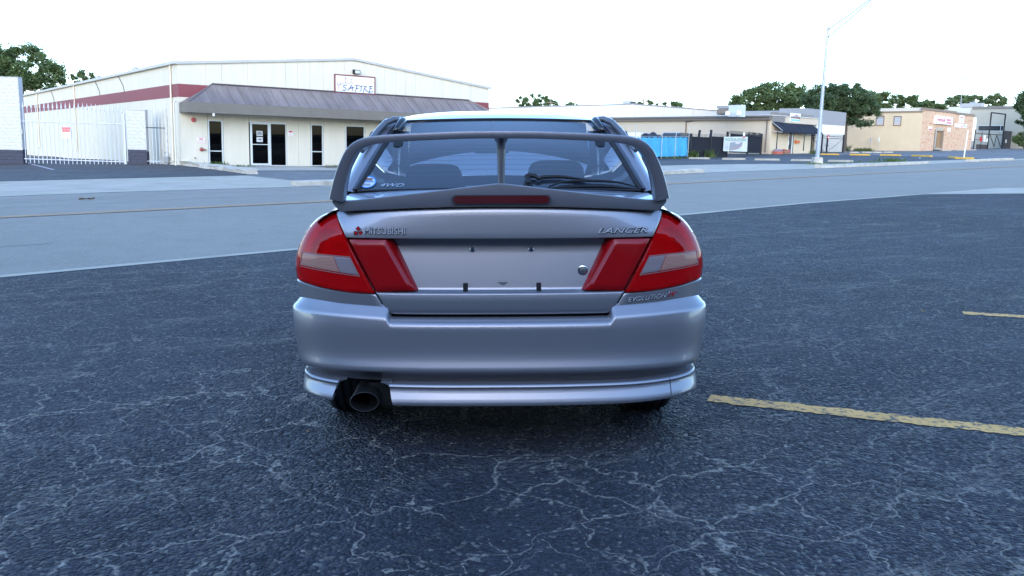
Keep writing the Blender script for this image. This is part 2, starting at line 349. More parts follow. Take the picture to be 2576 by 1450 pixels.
# far side, left: sloping concrete apron, dark lot, forecourt
apron = sheet('driveway_apron', [(-30, .8), (-12.06, 17.38), (-10., 19.2), (-6.6, 21.1), (-5.2, 22.1), (-6.4, 24.7), (-9.88, 29.83), (-13.54, 27.4), (-16.57, 25.2), (-38, 9.5)], .006, CONC, cell=2)
lotL = sheet('gate_lot', [(-38, 9.5), (-16.57, 25.2), (-13.54, 27.4), (-9.88, 29.83), (-10.1, 31.7), (-13.26, 37.0), (-18.0, 45.3), (-22.2, 52.8), (-62, 92), (-80, 60), (-60, 20)], .010, M_LOT2, cell=2)
ragged('parking_line', (-28.65, 49.1), (-20.8, 36.88), .14, WPNT, lotL, .018, 8, 60)
ragged('parking_line', (-32.5, 45.7), (-28.6, 49.0), .10, WPNT, lotL, .018, 9, 30)
ragged('parking_line', (-26, 34.6), (-21.9, 36.55), .10, WPNT, lotL, .018, 10, 30)
sheet('forecourt', [(-9.88, 29.83), (-6.5, 24.7), (-2, 27.5), (8, 35), (6, 52), (-3, 54.6), (-17.54, 44.08), (-10.1, 31.7)], .006, M_LOT3, cell=1.5)
sheet('front_walk', [(-17.3, 43.95), (-13.2, 38.6), (-10.9, 35.2), (-7.7, 36.8), (3, 45), (-1.2, 55.8)], .014, CONC, cell=1.5)
ribbon('rubble_kerb', [(-10.0, 31.2), (-11.4, 33.9), (-13.26, 37.), (-15.6, 41.1), (-18.0, 45.3), (-20.2, 49.3), (-22.0, 52.0)], .46, .20, KERB, jitter=.10, label='crumbling concrete kerb along the dark lot before the glazed doors', cat='kerb')
ribbon('street_kerb', [(-5.9, 21.9), (-3, 24.), (2, 27.4), (6.0, 30.3)], .5, .15, KERB, jitter=.02, label='cracked raised kerb by the road behind the car', cat='kerb', side=.5)
# far side, right
FR = [(6.36, 29.96), (7.86, 31.5), (11.31, 34.05), (15.53, 37.38), (18.69, 39.95), (22.28, 42.97), (29.11, 48.9), (33., 52.1)]
sheet('pavement', [(0, 25.6)]+FR+[(60, 74), (64, 82), (36, 57.5), (31.5, 54.6), (24.8, 49.5), (19.5, 45.4), (16.7, 44.2), (14.4, 44.6), (8.81, 43.2), (-1, 38)], .006, CONC, cell=2.5)
lotR = sheet('side_lot', [(2, 40.5), (8.81, 43.2), (14.4, 44.6), (16.7, 44.2), (19.5, 45.4), (24.8, 49.5), (31.5, 54.6), (33.2, 58), (33.6, 63), (32.4, 70), (28, 75.5), (25.2, 78.2), (18, 88), (4, 70)], .010, M_LOT2, cell=3)
sheet('side_street', [(33.2, 54), (64, 82), (140, 150), (180, 260), (20, 260), (20, 100), (25.2, 78.2), (28, 75.5), (32.4, 70), (33.6, 63), (33.2, 58)], .006, M_LOT3, cell=5)
ribbon('street_kerb', [(6.1, 29.8), (7.86, 31.45), (8.3, 31.85)], .5, .16, KERB, side=.35, jitter=.02, label='short worn kerb end in front of the blue tarp fence', cat='kerb')
ribbon('street_kerb', [(15.3, 37.3), (18.69, 40.05), (22.28, 43.05), (23.6, 44.2)], .6, .15, KERB, side=.4, jitter=.03, label='chipped grey kerb along the road at the foot of the light pole', cat='kerb')
ribbon('street_kerb', [(28.5, 48.4), (30.5, 50.2), (33., 52.2)], .6, .15, KERB, side=.4, jitter=.03, label='far kerb corner beside the slim white post', cat='kerb')
for a, b in (((28.5, 57.8), (26.0, 55.0)), ((30.8, 60.5), (29.3, 57.4))): stripe('parking_line', a, b, .12, WPNT, lotR, .02)

# ================================================================== BUILDING MATERIALS
CREAM = mat('cream_painted_panel', (.64, .60, .50), .7, var=.07, vscale=2.2, bump=.12, bscale=30, bdist=.006, stretch=(1, 1, .16))
WHITEW = mat('white_painted_wall', (.52, .53, .54), .75, var=.05, vscale=1., bump=.2, bscale=20, bdist=.01)
TRIM = mat('light_grey_trim', (.45, .445, .42), .5, var=.08, vscale=1)
MAROON = mat('maroon_stripe', (.22, .055, .065), .65, var=.1, vscale=2)
FASCIA = mat('taupe_fascia', (.165, .15, .13), .8, var=.12, vscale=1.2, bump=.2, bscale=40, bdist=.004)
METALR = mat('brown_metal_roof', (.25, .212, .208), .45, .3, 0, var=.35, vscale=1.6, stretch=(1, .25, .25))
SOFFIT = mat('soffit', (.22, .21, .19), .8)
ALU = mat('white_aluminium', (.62, .65, .66), .4, .2)
DGLASS = glass('dark_shop_glass', (.10, .11, .13), refl=.35)
INNER = mat('dim_interior', (.05, .05, .055), .9, var=.3, vscale=1)
RED = mat('sign_red', (.50, .03, .04), .5); WHITE = mat('sign_white', (.80, .81, .82), .5); BLUEI = mat('sign_blue_ink', (.045, .075, .17), .5); SGREY = mat('sign_grey_ink', (.35, .37, .4), .5)
DKMET = mat('dark_metal', (.028, .030, .036), .65, .1, spec=.25)
GALV = mat('galvanised_steel', (.36, .39, .42), .5, .4, var=.12, vscale=2)
# ================================================================== CREAM WAREHOUSE WITH MAROON CANOPY
wh = empty('shop_building', (*W0, -.16), 36, 'cream metal shop building with maroon stripe and brown canopy roof', 'building')
EAVE, RIDGE, XR, WID, LEN = 5.58, 6.48, 10.34, 20.35, 62.
def rl(x): return lerp(EAVE, RIDGE, x/XR) if x < XR else lerp(RIDGE, EAVE-.12, (x-XR)/(WID-XR))
seams = [0, 1.47, 2.33, 3.78, 6.02, 6.75, 7.5, 8.34, 9.74, 11.1, 12.45, 13.22, 13.94, 14.64, 16.7, 18.1, 18.9, WID]
opens = {(1.47, 2.33): 2.50, (3.78, 6.02): 2.50, (7.5, 8.34): 2.48, (9.74, 11.1): 2.49}
for a, b in zip(seams[:-1], seams[1:]):
    z0 = opens.get((a, b), -.6); g = .005
    pts = [(a+g, z0), (b-g, z0), (b-g, rl(b-g)-.14)]+([(XR, RIDGE-.14)] if a < XR < b else [])+[(a+g, rl(a+g)-.14)]
    prism('wall_panel', pts, 0, .12, CREAM, wh, .006)
prism('wall_core', [(0.05, 2.55), (WID-.05, 2.55), (WID-.05, rl(WID)-.2), (XR, RIDGE-.2), (.05, EAVE-.2)], .125, .18, mat('shadow_gap', (.4, .37, .3), .9), wh)
box('side_wall', -.02, .12, .03, LEN, -1.6, EAVE-.1, CREAM, wh)
box('side_wall', WID-.12, WID+.02, .03, LEN, -.6, EAVE-.2, CREAM, wh)
prism('rear_wall', [(0, -1.5), (WID, -1.5), (WID, EAVE-.2), (XR, RIDGE-.2), (0, EAVE-.2)], LEN-.1, LEN, CREAM, wh)
box('stripe', -.035, -.0205, 0, LEN, 3.66, 4.35, MAROON, wh)
box('stripe', -.035, 2.2, -.016, -.001, 3.66, 4.35, MAROON, wh); box('stripe', 18.6, WID+.03, -.016, -.001, 3.66, 4.35, MAROON, wh)
for nm, x0, x1, z0, z1 in (('roof', -.12, XR, EAVE-.1, RIDGE), ('roof', XR, WID+.12, RIDGE, EAVE-.22)):
    obj(nm, [(x0, -.08, z0), (x1, -.08, z1), (x1, LEN, z1), (x0, LEN, z0), (x0, -.08, z0-.06), (x1, -.08, z1-.06), (x1, LEN, z1-.06), (x0, LEN, z0-.06)], [(0, 1, 2, 3), (4, 7, 6, 5), (0, 4, 5, 1), (1, 5, 6, 2), (2, 6, 7, 3), (3, 7, 4, 0)], TRIM, wh)
for x0, x1, z0, z1 in ((-.13, XR, EAVE-.1, RIDGE), (XR, WID+.15, RIDGE, EAVE-.22)):
    prism('rake_trim', [(x0, z0-.12), (x1, z1-.12), (x1, z1+.045), (x0, z0+.045)], -.11, -.02, TRIM, wh)
box('gutter', -.20, -.03, -.06, LEN, EAVE-.20, EAVE-.02, TRIM, wh, .02)
for y in (1.2, 28.5, 47.3):
    bm = bmesh.new(); tube(bm, [(-.09, y, EAVE-.15), (-.09, y, .30 if y > 2 else .2), (-.28, y, .15)], .055, 8); bobj('downpipe', bm, CREAM, wh, smooth=True, sharp=50)
for y, zt_ in ((12, 4.35), (19.3, 4.35), (38, 4.3)):
    tubeo('loose_cable', [(-.06, y+1.6, EAVE-.1), (-.05, y+.9, EAVE-.5), (-.05, y+.2, EAVE-.9), (-.05, y, zt_)], .018, DKMET, wh, seg=5)
for y in (7.5, 17, 36): box('panel_joint', -.0215, -.0205, y-.012, y+.012, -.3, 3.65, TRIM, wh)
for y in (17.3, 29.5):
    v = lathe('roof_vent', [(.18, -.3), (.18, .35), (.30, .36), (.30, .50), (.05, .62)], GALV, wh, 14, loc=(2.0, y, EAVE+.15))
# canopy: panels and seams
ZT, ZB, ZF, OFF = 4.43, 3.36, 2.82, 1.62
XT0, XT1, XB0, XB1 = 1.77, 18.71, 0.02, WID-.02
n = 31
def cp(u, v): return Vector((lerp(lerp(XB0, XB1, u), lerp(XT0, XT1, u), v), lerp(-OFF, -.03, v), lerp(ZB, ZT, v)))
def ribs_at(x, v0=0.):  # seams run straight up the slope; those at the ends stop on the hips
    vmax = min(1., (x-XB0)/(XT0-XB0) if x < XT0 else ((XB1-x)/(XB1-XT1) if x > XT1 else 1)); return vmax
xs = [XB0+.62*i for i in range(33) if XB0+.62*i < XB1]+[XB1]
sl = lambda x, v: Vector((x, lerp(-OFF, -.03, v), lerp(ZB, ZT, v)))
for a, b in zip(xs[:-1], xs[1:]):
    va, vb = ribs_at(a), ribs_at(b); poly = [sl(a, 0), sl(b, 0), sl(b, vb)]
    if a < XT0 < b: poly.append(sl(XT0, 1))
    if a < XT1 < b: poly.insert(3, sl(XT1, 1))
    poly.append(sl(a, va))
    nrm = Vector((0, -(ZT-ZB), OFF-.03)).normalized()*-.02
    cl = []
    for p in poly:
        if not cl or (p-cl[-1]).length > 1e-3: cl.append(p)
    if (cl[0]-cl[-1]).length < 1e-3: cl.pop()
    m_ = len(cl)
    obj('roof_panel', cl+[p+Vector((0, .02, -.03)) for p in cl], [tuple(range(m_)), tuple(range(2*m_-1, m_-1, -1))]+[(i, (i+1) % m_, m_+(i+1) % m_, m_+i) for i in range(m_)], METALR, wh)
    if va > .03:
        tubeo('standing_seam', [sl(a, .0)+Vector((0, -.005, .018)), sl(a, va)+Vector((0, -.005, .018))], .022, METALR, wh, seg=6)
for xb, xt, sg in ((XB0, XT0, -1), (XB1, XT1, 1)):
    A_, B_, C_ = Vector((xb, -OFF, ZB)), Vector((xt, -.03, ZT)), Vector((xb, -.03, ZB))
    obj('hip_panel', [A_, B_, C_, A_+Vector((0, .02, -.03)), B_+Vector((0, .02, -.03)), C_+Vector((0, .02, -.03))], [(0, 1, 2), (5, 4, 3)], METALR, wh)
    tubeo('hip_seam', [A_+Vector((0, -.01, .02)), B_+Vector((0, -.01, .02))], .035, METALR, wh, seg=6)
tubeo('ridge_flashing', [(XT0, -.05, ZT+.01), (XT1, -.05, ZT+.01)], .05, mat('dark_flashing', (.08, .05, .055), .4, .3), wh, seg=6)
box('fascia', XB0-.03, XB1+.03, -OFF-.03, -OFF+.05, ZF, ZB-.003, FASCIA, wh)
box('fascia', XB0-.03, XB0+.05, -OFF+.055, -.002, ZF, ZB-.003, FASCIA, wh); box('fascia', XB1-.05, XB1+.03, -OFF+.055, -.002, ZF, ZB-.003, FASCIA, wh)
box('soffit', XB0+.055, XB1-.055, -OFF+.055, -.002, ZF+.02, ZF+.05, SOFFIT, wh)
bm = bmesh.new(); bx(bm, 1.25, 1.36, -OFF-.03, -OFF+.06, ZF-.16, ZF-.002, .03); bobj('soffit_lamp', bm, WHITE, wh)
# glazing
def shop_window(x0, x1, z1, bar=.80):
    w = box('window', x0+.09, x1-.09, .070, .078, .06, z1-.06, DGLASS, wh)
    for a, b, c, d in ((x0+.02, x0+.09, .0, z1), (x1-.09, x1-.02, .0, z1), (x0+.091, x1-.091, z1-.06, z1), (x0+.091, x1-.091, .0, .06)): box('frame', a, b, .0, .11, c, d, ALU, w, .004)
    if bar: box('glazing_bar', x0+.091, x1-.091, .03, .10, bar-.025, bar+.025, ALU, w, .004)
    return w
shop_window(1.47, 2.33, 2.495); shop_window(7.5, 8.34, 2.475, .87); shop_window(9.74, 11.1, 2.485, 0)
d = box('door', 3.98, 4.90, .060, .068, .10, 2.36, DGLASS, wh); d['label'] = 'white framed glass entrance door with two paper notices'
for a, b, c, e in ((3.86, 3.98, .02, 2.45), (4.90, 5.03, .02, 2.45), (3.981, 4.899, 2.36, 2.45), (3.981, 4.899, .02, .14), (3.981, 4.899, 1.20, 1.24)): box('frame', a, b, .02, .10, c, e, ALU, d, .005)
tubeo('door_handle', [(4.88, .0, 1.0), (4.88, -.06, 1.02), (4.88, -.06, 1.38), (4.88, .0, 1.40)], .018, ALU, d)
for z0, z1 in ((1.70, 1.98), (1.36, 1.64)):
    pg = box('notice', 4.24, 4.60, .050, .058, z0, z1, mat('paper', (.55, .56, .58), .8), d)
    if z0 < 1.5: prism('printed_arrow', [(4.31, 1.49), (4.42, 1.49), (4.42, 1.44), (4.52, 1.51), (4.42, 1.57), (4.42, 1.52), (4.31, 1.52)], .046, .0495, DKMET, pg)
    else: box('printed_picture', 4.29, 4.55, .046, .0495, 1.76, 1.93, mat('grey_print2', (.25, .27, .3), .8), pg)
box('side_light', 5.06, 5.97, .060, .068, .05, 2.40, DGLASS, wh)
for a, b, c, e in ((5.04, 5.08, .0, 2.45), (5.96, 6.01, .0, 2.45), (5.081, 5.959, 2.40, 2.45), (5.081, 5.959, 0, .05)): box('frame', a, b, .02, .10, c, e, ALU, wh, .004)
box('door_head', 3.79, 6.01, .0, .11, 2.452, 2.497, ALU, wh)
# room behind the glass
box('room_floor', .15, 12.2, .2, 5, -.55, 0.0, INNER, wh); box('room_wall', .15, 12.2, 5, 5.1, 0, 2.6, INNER, wh); box('room_ceiling', .15, 12.2, .2, 5, 2.6, 2.66, INNER, wh); box('room_wall', 12.2, 12.3, .2, 5, 0, 2.6, INNER, wh)
GRC = mat('grey_chair_plastic', (.25, .25, .26), .6)
def chair(x, y, rz, label):
    a = rad(36); c = empty('chair', (W0[0]+x*math.cos(a)-y*math.sin(a), W0[1]+x*math.sin(a)+y*math.cos(a), -.16), 36+rz, label, 'chair', 'waiting room chairs behind the glass')
    box('seat', -.23, .23, -.22, .22, .42, .46, GRC, c, .015); box('backrest', -.22, .22, .19, .23, .55, .88, GRC, c, .015)
    for sx in (-.2, .2): tubeo('leg', [(sx, -.2, 0), (sx, -.19, .42)], .013, DKMET, c, seg=6); tubeo('leg', [(sx, .22, 0), (sx, .20, .42), (sx, .21, .7)], .013, DKMET, c, seg=6)
chair(4.35, 1.1, 180, 'grey chair seen through the entrance door'); chair(5.25, 1.2, 180, 'left grey chair behind the glass right of the door'); chair(5.75, 1.2, 180, 'right grey chair behind the glass right of the door')
chair(8.1, 1.0, 150, 'pale chair seen through the second narrow window')
def wall_pt(x, z, off=0., ang=36, o=(*W0, -.16)):
    a = rad(ang); return (o[0]+x*math.cos(a)+off*math.sin(a), o[1]+x*math.sin(a)-off*math.cos(a), o[2]+z)
# shop sign
sg_ = empty('shop_sign', wall_pt(9.03, 4.35, .02), 36, 'white framed sign reading SAFIRE on the cream gable', 'sign')
box('board', .06, 2.65, -.06, -.0, .06, 1.07, WHITE, sg_)
for a, b, c, e in ((0, 2.71, 0, .065), (0, 2.71, 1.065, 1.13), (0, .06, .066, 1.064), (2.65, 2.71, .066, 1.064)): box('frame', a, b, -.09, .0, c, e, mat('maroon_frame', (.20, .045, .05), .6), sg_)
def strokes(name, pts, r, m, parent, y=-.064): return tubeo(name, [(x, y, z) for x, z in pts], r, m, parent, seg=5)
# brush lettering S A F I R E, drawn stroke by stroke
SX, SZ, sc_ = .0, .0, 1.
def px_(u, v): return (.06+(u-410)/(2010-410)*2.59, 1.07-(v-430-(u-410)*.065)/ (1150-430)*1.0*1.0)
LET = [[(868, 850), (800, 850), (720, 900), (740, 950), (850, 990), (840, 1040), (760, 1085), (670, 1060)], [(900, 1090), (1000, 960), (1065, 840), (1090, 950), (1110, 1105)], [(950, 1000), (1160, 950)], [(1200, 875), (1390, 875)], [(1275, 880), (1260, 1000), (1200, 1140)], [(1230, 985), (1350, 990)], [(1410, 905), (1520, 880)], [(1460, 900), (1450, 1080), (1390, 1120)], [(1560, 940), (1600, 890), (1700, 905), (1650, 960), (1590, 990), (1660, 1080), (1760, 1140), (1860, 1150), (1960, 1125)], [(1580, 990), (1560, 1110), (1520, 1210)], [(1780, 905), (1940, 905)], [(1835, 905), (1820, 1040), (1810, 1120), (1780, 1195)], [(1830, 1000), (1920, 1000)]]
for l in LET: strokes('letter_stroke', [px_(*p) for p in l], .027, BLUEI, sg_)
for l in ([(485, 725), (485, 800), (520, 910), (525, 1065)], [(490, 800), (590, 835), (690, 820), (810, 740), (890, 740), (905, 820), (990, 790), (1050, 690)], [(520, 910), (590, 840)], [(800, 460), (825, 600), (815, 740)], [(1050, 690), (1120, 800)]): strokes('figure_stroke', [px_(*p) for p in l], .014, mat('sign_dark_red', (.28, .05, .07), .5), sg_)
for u, v in ((625, 768), (1072, 622), (825, 572)): x, z = px_(u, v); lathe('figure_dot', [(.04, -.062), (.04, -.068)], BLUEI, sg_, 12, loc=(x, 0, z), axis='Y')
fl = empty('floodlight', wall_pt(10.2, 5.56, .0), 36, 'small black floodlight above the framed sign', 'lamp')
prism('lamp_body', [(0, 0), (.42, 0), (.46, .23), (0, .26)], -.28, -.10, DKMET, fl, .015); prism('lamp_glass', [(.08, .03), (.39, .03), (.42, .19), (.10, .21)], -.292, -.281, mat('lamp_glass_pale', (.55, .58, .55), .3), fl); box('bracket', .18, .26, -.10, .0, .05, .15, DKMET, fl)
an = tubeo('roof_antenna', [(0, 0, -.2), (0, 0, .5), (0, 0, 1.25)], [.028, .024, .014], GALV, None, seg=6, loc=wall_pt(6.88, 6.12, -.35), label='thin whip antenna on the shop building roof', cat='antenna')
for dx in (-.1, .12): tubeo('stay', [(dx, 0, -.22), (0, 0, .25)], .012, GALV, an, seg=5)
al = lathe('alarm_bell', [(.125, 0), (.13, -.05), (.09, -.085), (.02, -.09)], mat('alarm_red', (.42, .08, .09), .5), None, 20, loc=wall_pt(.72, 2.46, 0), rot=(0, 0, rad(36)), axis='Y', label='round red alarm bell high on the cream wall corner', cat='alarm')
fs_ = box('fire_sign', 0, .50, -.015, -.0, 0, .33, WHITE, None, .004, loc=wall_pt(.84, 1.21, 0), rot=(0, 0, rad(36)), label='white wall sign with red words FIRE DEPARTMENT CONNECTION', cat='sign')
for a, b, c, e in ((.015, .485, .305, .318), (.015, .485, .012, .025), (.012, .025, .026, .304), (.475, .488, .026, .304)): box('sign_border', a, b, -.019, -.0155, c, e, RED, fs_)
text('sign_lettering', 'FIRE', .125, RED, fs_, (.25, -.0158, .185), ext=.002, align='CENTER', bold=.004); text('sign_lettering', 'DEPARTMENT', .062, RED, fs_, (.25, -.0158, .115), ext=.002, align='CENTER'); text('sign_lettering', 'CONNECTION', .062, RED, fs_, (.25, -.0158, .045), ext=.002, align='CENTER')
fd = empty('fire_inlet', wall_pt(1.10, .88, 0), 36, 'red twin fire hose inlet on the cream wall below the red-lettered sign', 'hydrant')
lathe('backplate', [(.115, 0), (.115, -.03), (.05, -.05)], mat('brass_dull', (.28, .2, .14), .5, .5), fd, 20, axis='Y')
for sx in (-1, 1): tubeo('inlet', [(0, -.04, 0), (sx*.06, -.10, -.01), (sx*.10, -.16, -.02)], [.05, .055, .05], mat('alarm_red', (.42, .08, .09), .5), fd, seg=10)
tubeo('hose_cap', [(.10, -.15, -.01), (.20, -.17, -.01)], .04, mat('brass_dull', (.28, .2, .14), .5, .5), fd, seg=10)
tubeo('wall_tap', [(0, .0, 0), (0, -.10, 0), (.03, -.12, -.04)], .03, mat('brass_dull', (.28, .2, .14), .5, .5), None, seg=8, loc=wall_pt(.71, .42, 0), rot=(0, 0, rad(36)), label='small brass tap low on the cream wall corner', cat='tap')
dn = box('door_notice', 0, .26, -.012, -.0, 0, .31, WHITE, None, loc=wall_pt(6.13, 1.75, 0), rot=(0, 0, rad(36)), label='small red and white notice right of the glass entrance', cat='notice')
box('notice_print', .02, .24, -.0155, -.0125, .20, .29, RED, dn); box('notice_print', .04, .22, -.0155, -.0125, .04, .06, RED, dn); box('notice_print', .04, .22, -.0155, -.0125, .10, .12, RED, dn)
# orange crates glimpsed through the wing by the wide window
cr = empty('wooden_crate', wall_pt(10.9, .02, 1.1), 30, 'stacked orange wooden crate under the wide shop window', 'crate')
for k in range(4): box('slat', 0, .9, -.4, .0, .05+.24*k, .22+.24*k, mat('orange_wood', (.42, .2, .06), .7, var=.2, vscale=6), cr, .01)
# ================================================================== GATE AND BLOCK WALLS (left)
GA = -4.2; G0 = (-27.35, 46.58, -.40); GS = .91
GW = mat('white_gate_paint', (.55, .585, .64), .5)
def blocks(name, x0, x1, z0, z1, label, dark_to, face=0., group=None):
    """split-face block wall, each block its own piece"""
    w = empty(name, G0, GA, label, 'wall'); w.scale = (GS, GS, GS*1.015); bw, bh = .42, .215; variants = []
    for dark in (0, 1):
        vv = []
        for s in range(4):
            r = random.Random(s+dark*10); bm = bmesh.new(); n_ = 6; V = [[bm.verts.new((bw*i/n_*.992, -(.006+r.uniform(0, .022) if 0 < i < n_ and 0 < j < 4 else .0), bh*j/4*.985)) for i in range(n_+1)] for j in range(5)]
            for j in range(4):
                for i in range(n_): bm.faces.new((V[j][i], V[j][i+1], V[j+1][i+1], V[j+1][i]))
            me = bpy.data.meshes.new('block'); bm.to_mesh(me); bm.free(); me.materials.append(mat('dark_slate_paint', (.045, .05, .075), .8, var=.2, vscale=8) if dark else mat('white_block_paint', (.52, .53, .54), .75, var=.08, vscale=6)); vv.append(me)
        variants.append(vv)
    core = box('wall_core', x0+.004, x1-.004, .004, .42, dark_to, z1-.004, WHITEW, w); box('wall_footing', x0+.004, x1-.004, .004, .42, -.3, dark_to-.002, mat('dark_slate_paint', (.045, .05, .075), .8), w)
    row = 0; z = z0
    while z < z1-.02:
        x = x0-(bw/2 if row % 2 else 0)
        while x < x1-.02:
            dark = z < dark_to-.05; o = bpy.data.objects.new('block', variants[dark][rnd.randrange(4)]); link(o, w)
            xa = max(x, x0); xb = min(x+bw, x1); o.location = (xa, .0, z); o.scale = ((xb-xa)/bw, 1, min(1, (z1-z)/bh)); x += bw
        z += bh; row += 1
    box('wall_cap', x0-.01, x1+.01, -.03, .43, z1, z1+.03, WHITEW, w, .01); return w
blocks('block_wall', -3.8, -.15, .0, 5.25, 'tall white split-face block wall with dark base left of the gate', .90)
blocks('gate_pillar', 6.66, 7.88, .0, 3.46, 'white split-face block pillar with dark base between two gates', .98)
gt = empty('sliding_gate', G0, GA, 'wide white picket gate with spear tips before the cream building', 'gate'); gt.scale = (GS, GS, GS*1.015)
bm = bmesh.new(); tube(bm, [(0, 0, .03), (0, 0, 3.35)], .026, 6); tube(bm, [(0, 0, 3.35), (0, 0, 3.42), (0, 0, 3.5), (0, 0, 3.78)], [.02, .06, .05, .004], 6); bobj('picket', bm, GW, gt, loc=(.03, 0, .05)); pk = gt.children[0]
for i in range(1, 24):
    x = .03+i*.2765; copy_of(pk, gt, (x, 0, .05-(.0 if i < 15 else .03*(i-14)*.5)))
for z in (.34, 2.62): tubeo('rail', [(-.05, -.03, z), (6.55, -.03, z-.03)], .032, GW, gt, seg=6)
box('end_post', 6.46, 6.56, -.05, .05, .02, 3.2, GW, gt); box('gate_track', -.1, 6.6, -.06, .06, .0, .04, DKMET, gt); box('latch_box', -.16, -.04, -.09, .03, 1.85, 2.15, GALV, gt)
gs = box('gate_sign', 0, .49, -.012, .0, 0, .62, WHITE, None, loc=wall_pt(2.54*GS, 1.69*GS, .075, GA, G0), rot=(0, 0, rad(GA)), label='red and white keep-clear sign hung on the picket gate', cat='sign')
box('sign_band', .01, .48, -.0155, -.0125, .34, .61, RED, gs)
for i, t in enumerate(('DO NOT', 'BLOCK GATE', 'AT ANY TIME')): text('sign_lettering', t, .085, WHITE, gs, (.245, -.0158, .535-.085*i), ext=.002, align='CENTER')
for i in range(4): box('sign_print', .09, .40, -.0155, -.0125, .26-.065*i, .285-.065*i, SGREY, gs)
sm = empty('side_gate', G0, GA, 'short white picket gate right of the block pillar', 'gate'); sm.scale = (GS, GS, GS)
for i in range(6):
    bm = bmesh.new(); tube(bm, [(0, 0, 0), (0, 0, 3.35), (0, 0, 3.42), (0, 0, 3.56)], [.022, .022, .04, .004], 6); bobj('picket', bm, GW, sm, loc=(8.06+.215*i, 0, .15))
for z in (.4, 2.46): tubeo('rail', [(7.9, -.02, z), (9.2, -.02, z)], .025, DKMET if z > 1 else GW, sm, seg=6)
tubeo('hinge_post', [(9.2, 0, 0), (9.2, 0, 3.15)], .06, mat('chipped_white_post', (.5, .52, .55), .6, var=.5, vscale=9), sm, seg=8)
gm = empty('gas_meter', wall_pt(9.3*GS, .16, .35, GA, G0), GA, 'grey gas meter with pipes at the cream building corner', 'meter')
bm = bmesh.new(); bx(bm, -.16, .16, -.1, .1, .12, .50, .05); bobj('meter_body', bm, mat('meter_grey', (.22, .24, .26), .6), gm); tubeo('pipe', [(-.1, 0, .45), (-.1, 0, .72), (.12, 0, .74), (.12, 0, .45)], .025, GALV, gm); tubeo('pipe', [(.3, .05, -.1), (.3, .05, .6), (.12, 0, .6)], .025, GALV, gm)
tubeo('standpipe', [(0, 0, -.3), (0, 0, 3.0), (0, .25, 3.12)], .055, CREAM, None, loc=wall_pt(-.35, .3, .2), label='cream pipe standing at the building corner beside the gas meter', cat='pipe')
# ================================================================== RIGHT SIDE: OFFICE, LONG SHED, FENCES
TAN = mat('tan_stucco', (.60, .51, .38), .85, var=.06, vscale=.8, bump=.2, bscale=12, bdist=.01)
BEIGE = mat('beige_metal_siding', (.53, .455, .36), .7, var=.05, vscale=.5)
BRN = mat('taupe_eave', (.17, .145, .13), .6)
GREYM = mat('grey_brown_siding', (.20, .19, .18), .6, var=.08, vscale=1)
GREYP = mat('grey_parapet_paint', (.27, .28, .30), .8, var=.06, vscale=.6)
AWN = mat('black_awning', (.025, .03, .045), .85, var=.2, vscale=2, spec=.15)
A0 = (25.09, 78.35, 1.20)
of = empty('office_building', A0, 40, 'small tan office with black awning and grey board parapet', 'building')
L128 = 88.   # direction of the long side relative to the front
box('front_wall', 0, 7.2, 0, .2, -.6, 3.15, TAN, of)
for i in range(14):   # parapet boards
    x0 = i*.515
    if 2.80 < x0+.25 < 4.65: continue
    box('parapet_board', x0+.004, x0+.51, -.08, .02, 3.05, 3.93, GREYM, of, .01)
box('parapet_core', 0, 7.2, .03, .2, 3.15, 3.9, GREYM, of)
os_ = box('office_sign', 0, 1.78, -.06, .0, 0, .78, WHITE, None, loc=wall_pt(2.86, 3.18, .1, 40, A0), rot=(0, 0, rad(40)), label='square painted sign with maroon car and blue lettering on the office parapet', cat='sign')
prism('sign_picture', [(.05, .30), (1.7, .26), (1.72, .50), (1.2, .62), (.6, .55), (.05, .50)], -.065, -.061, mat('sign_maroon', (.25, .12, .13), .6), os_); box('sign_band', .1, 1.65, -.066, -.061, .06, .22, mat('sign_cyan', (.2, .5, .62), .6), os_); text('sign_lettering', 'AUTO', .18, MAROON, os_, (.89, -.062, .62), ext=.003, align='CENTER')
prism('awning', [(0, 0), (0, 0)], 0, 0, AWN, of) if False else None
aw = [(-.02, -.02, 3.06), (7.12, -.02, 3.06), (7.02, -1.25, 2.22), (.02, -1.25, 2.22)]
o = obj('awning', aw+[(7.02, -1.25, 2.04), (.02, -1.25, 2.04)]+[(x, y+.03, z-.02) for x, y, z in aw], [(0, 3, 2, 1), (3, 5, 4, 2), (6, 7, 8, 9)], AWN, of)
for x in (.0, 7.05): tubeo('awning_frame', [(x, -.02, 3.05), (x, -1.25, 2.2), (x, -1.22, 2.06), (x, -.02, 2.2)], .022, ALU, of, seg=6)
for i in range(1, 6): tubeo('awning_rib', [(1.18*i, -.02, 3.065), (1.18*i, -1.25, 2.225)], .016, AWN, of, seg=5)
for a, b, c in ((1.03, 1.20, .42), (5.78, 5.95, .42), (3.86, 4.0, .05)): box('slit_window', a, b, -.012, -.002, c, 2.16, mat('slit_glass', (.03, .035, .045), .15), of)
dr = box('door', 3.08, 3.62, -.02, -.004, .12, 2.12, mat('slit_glass', (.03, .035, .045), .15), of)
for a, b, c, e in ((2.98, 3.08, .02, 2.16), (3.62, 3.80, .02, 2.16), (3.081, 3.619, .02, .12)): box('frame', a, b, -.05, -.001, c, e, ALU, dr)
box('door_plate', 3.02, 3.10, -.07, -.051, .95, 1.35, WHITE, dr); box('neon_sign', 3.28, 3.45, -.03, -.022, 1.60, 1.78, mat('dull_red_blue', (.25, .08, .2), .6), dr)
mb = empty('mailbox', wall_pt(4.15, 1.12, .0, 40, A0), 40, 'orange wall mailbox right of the office door', 'mailbox')
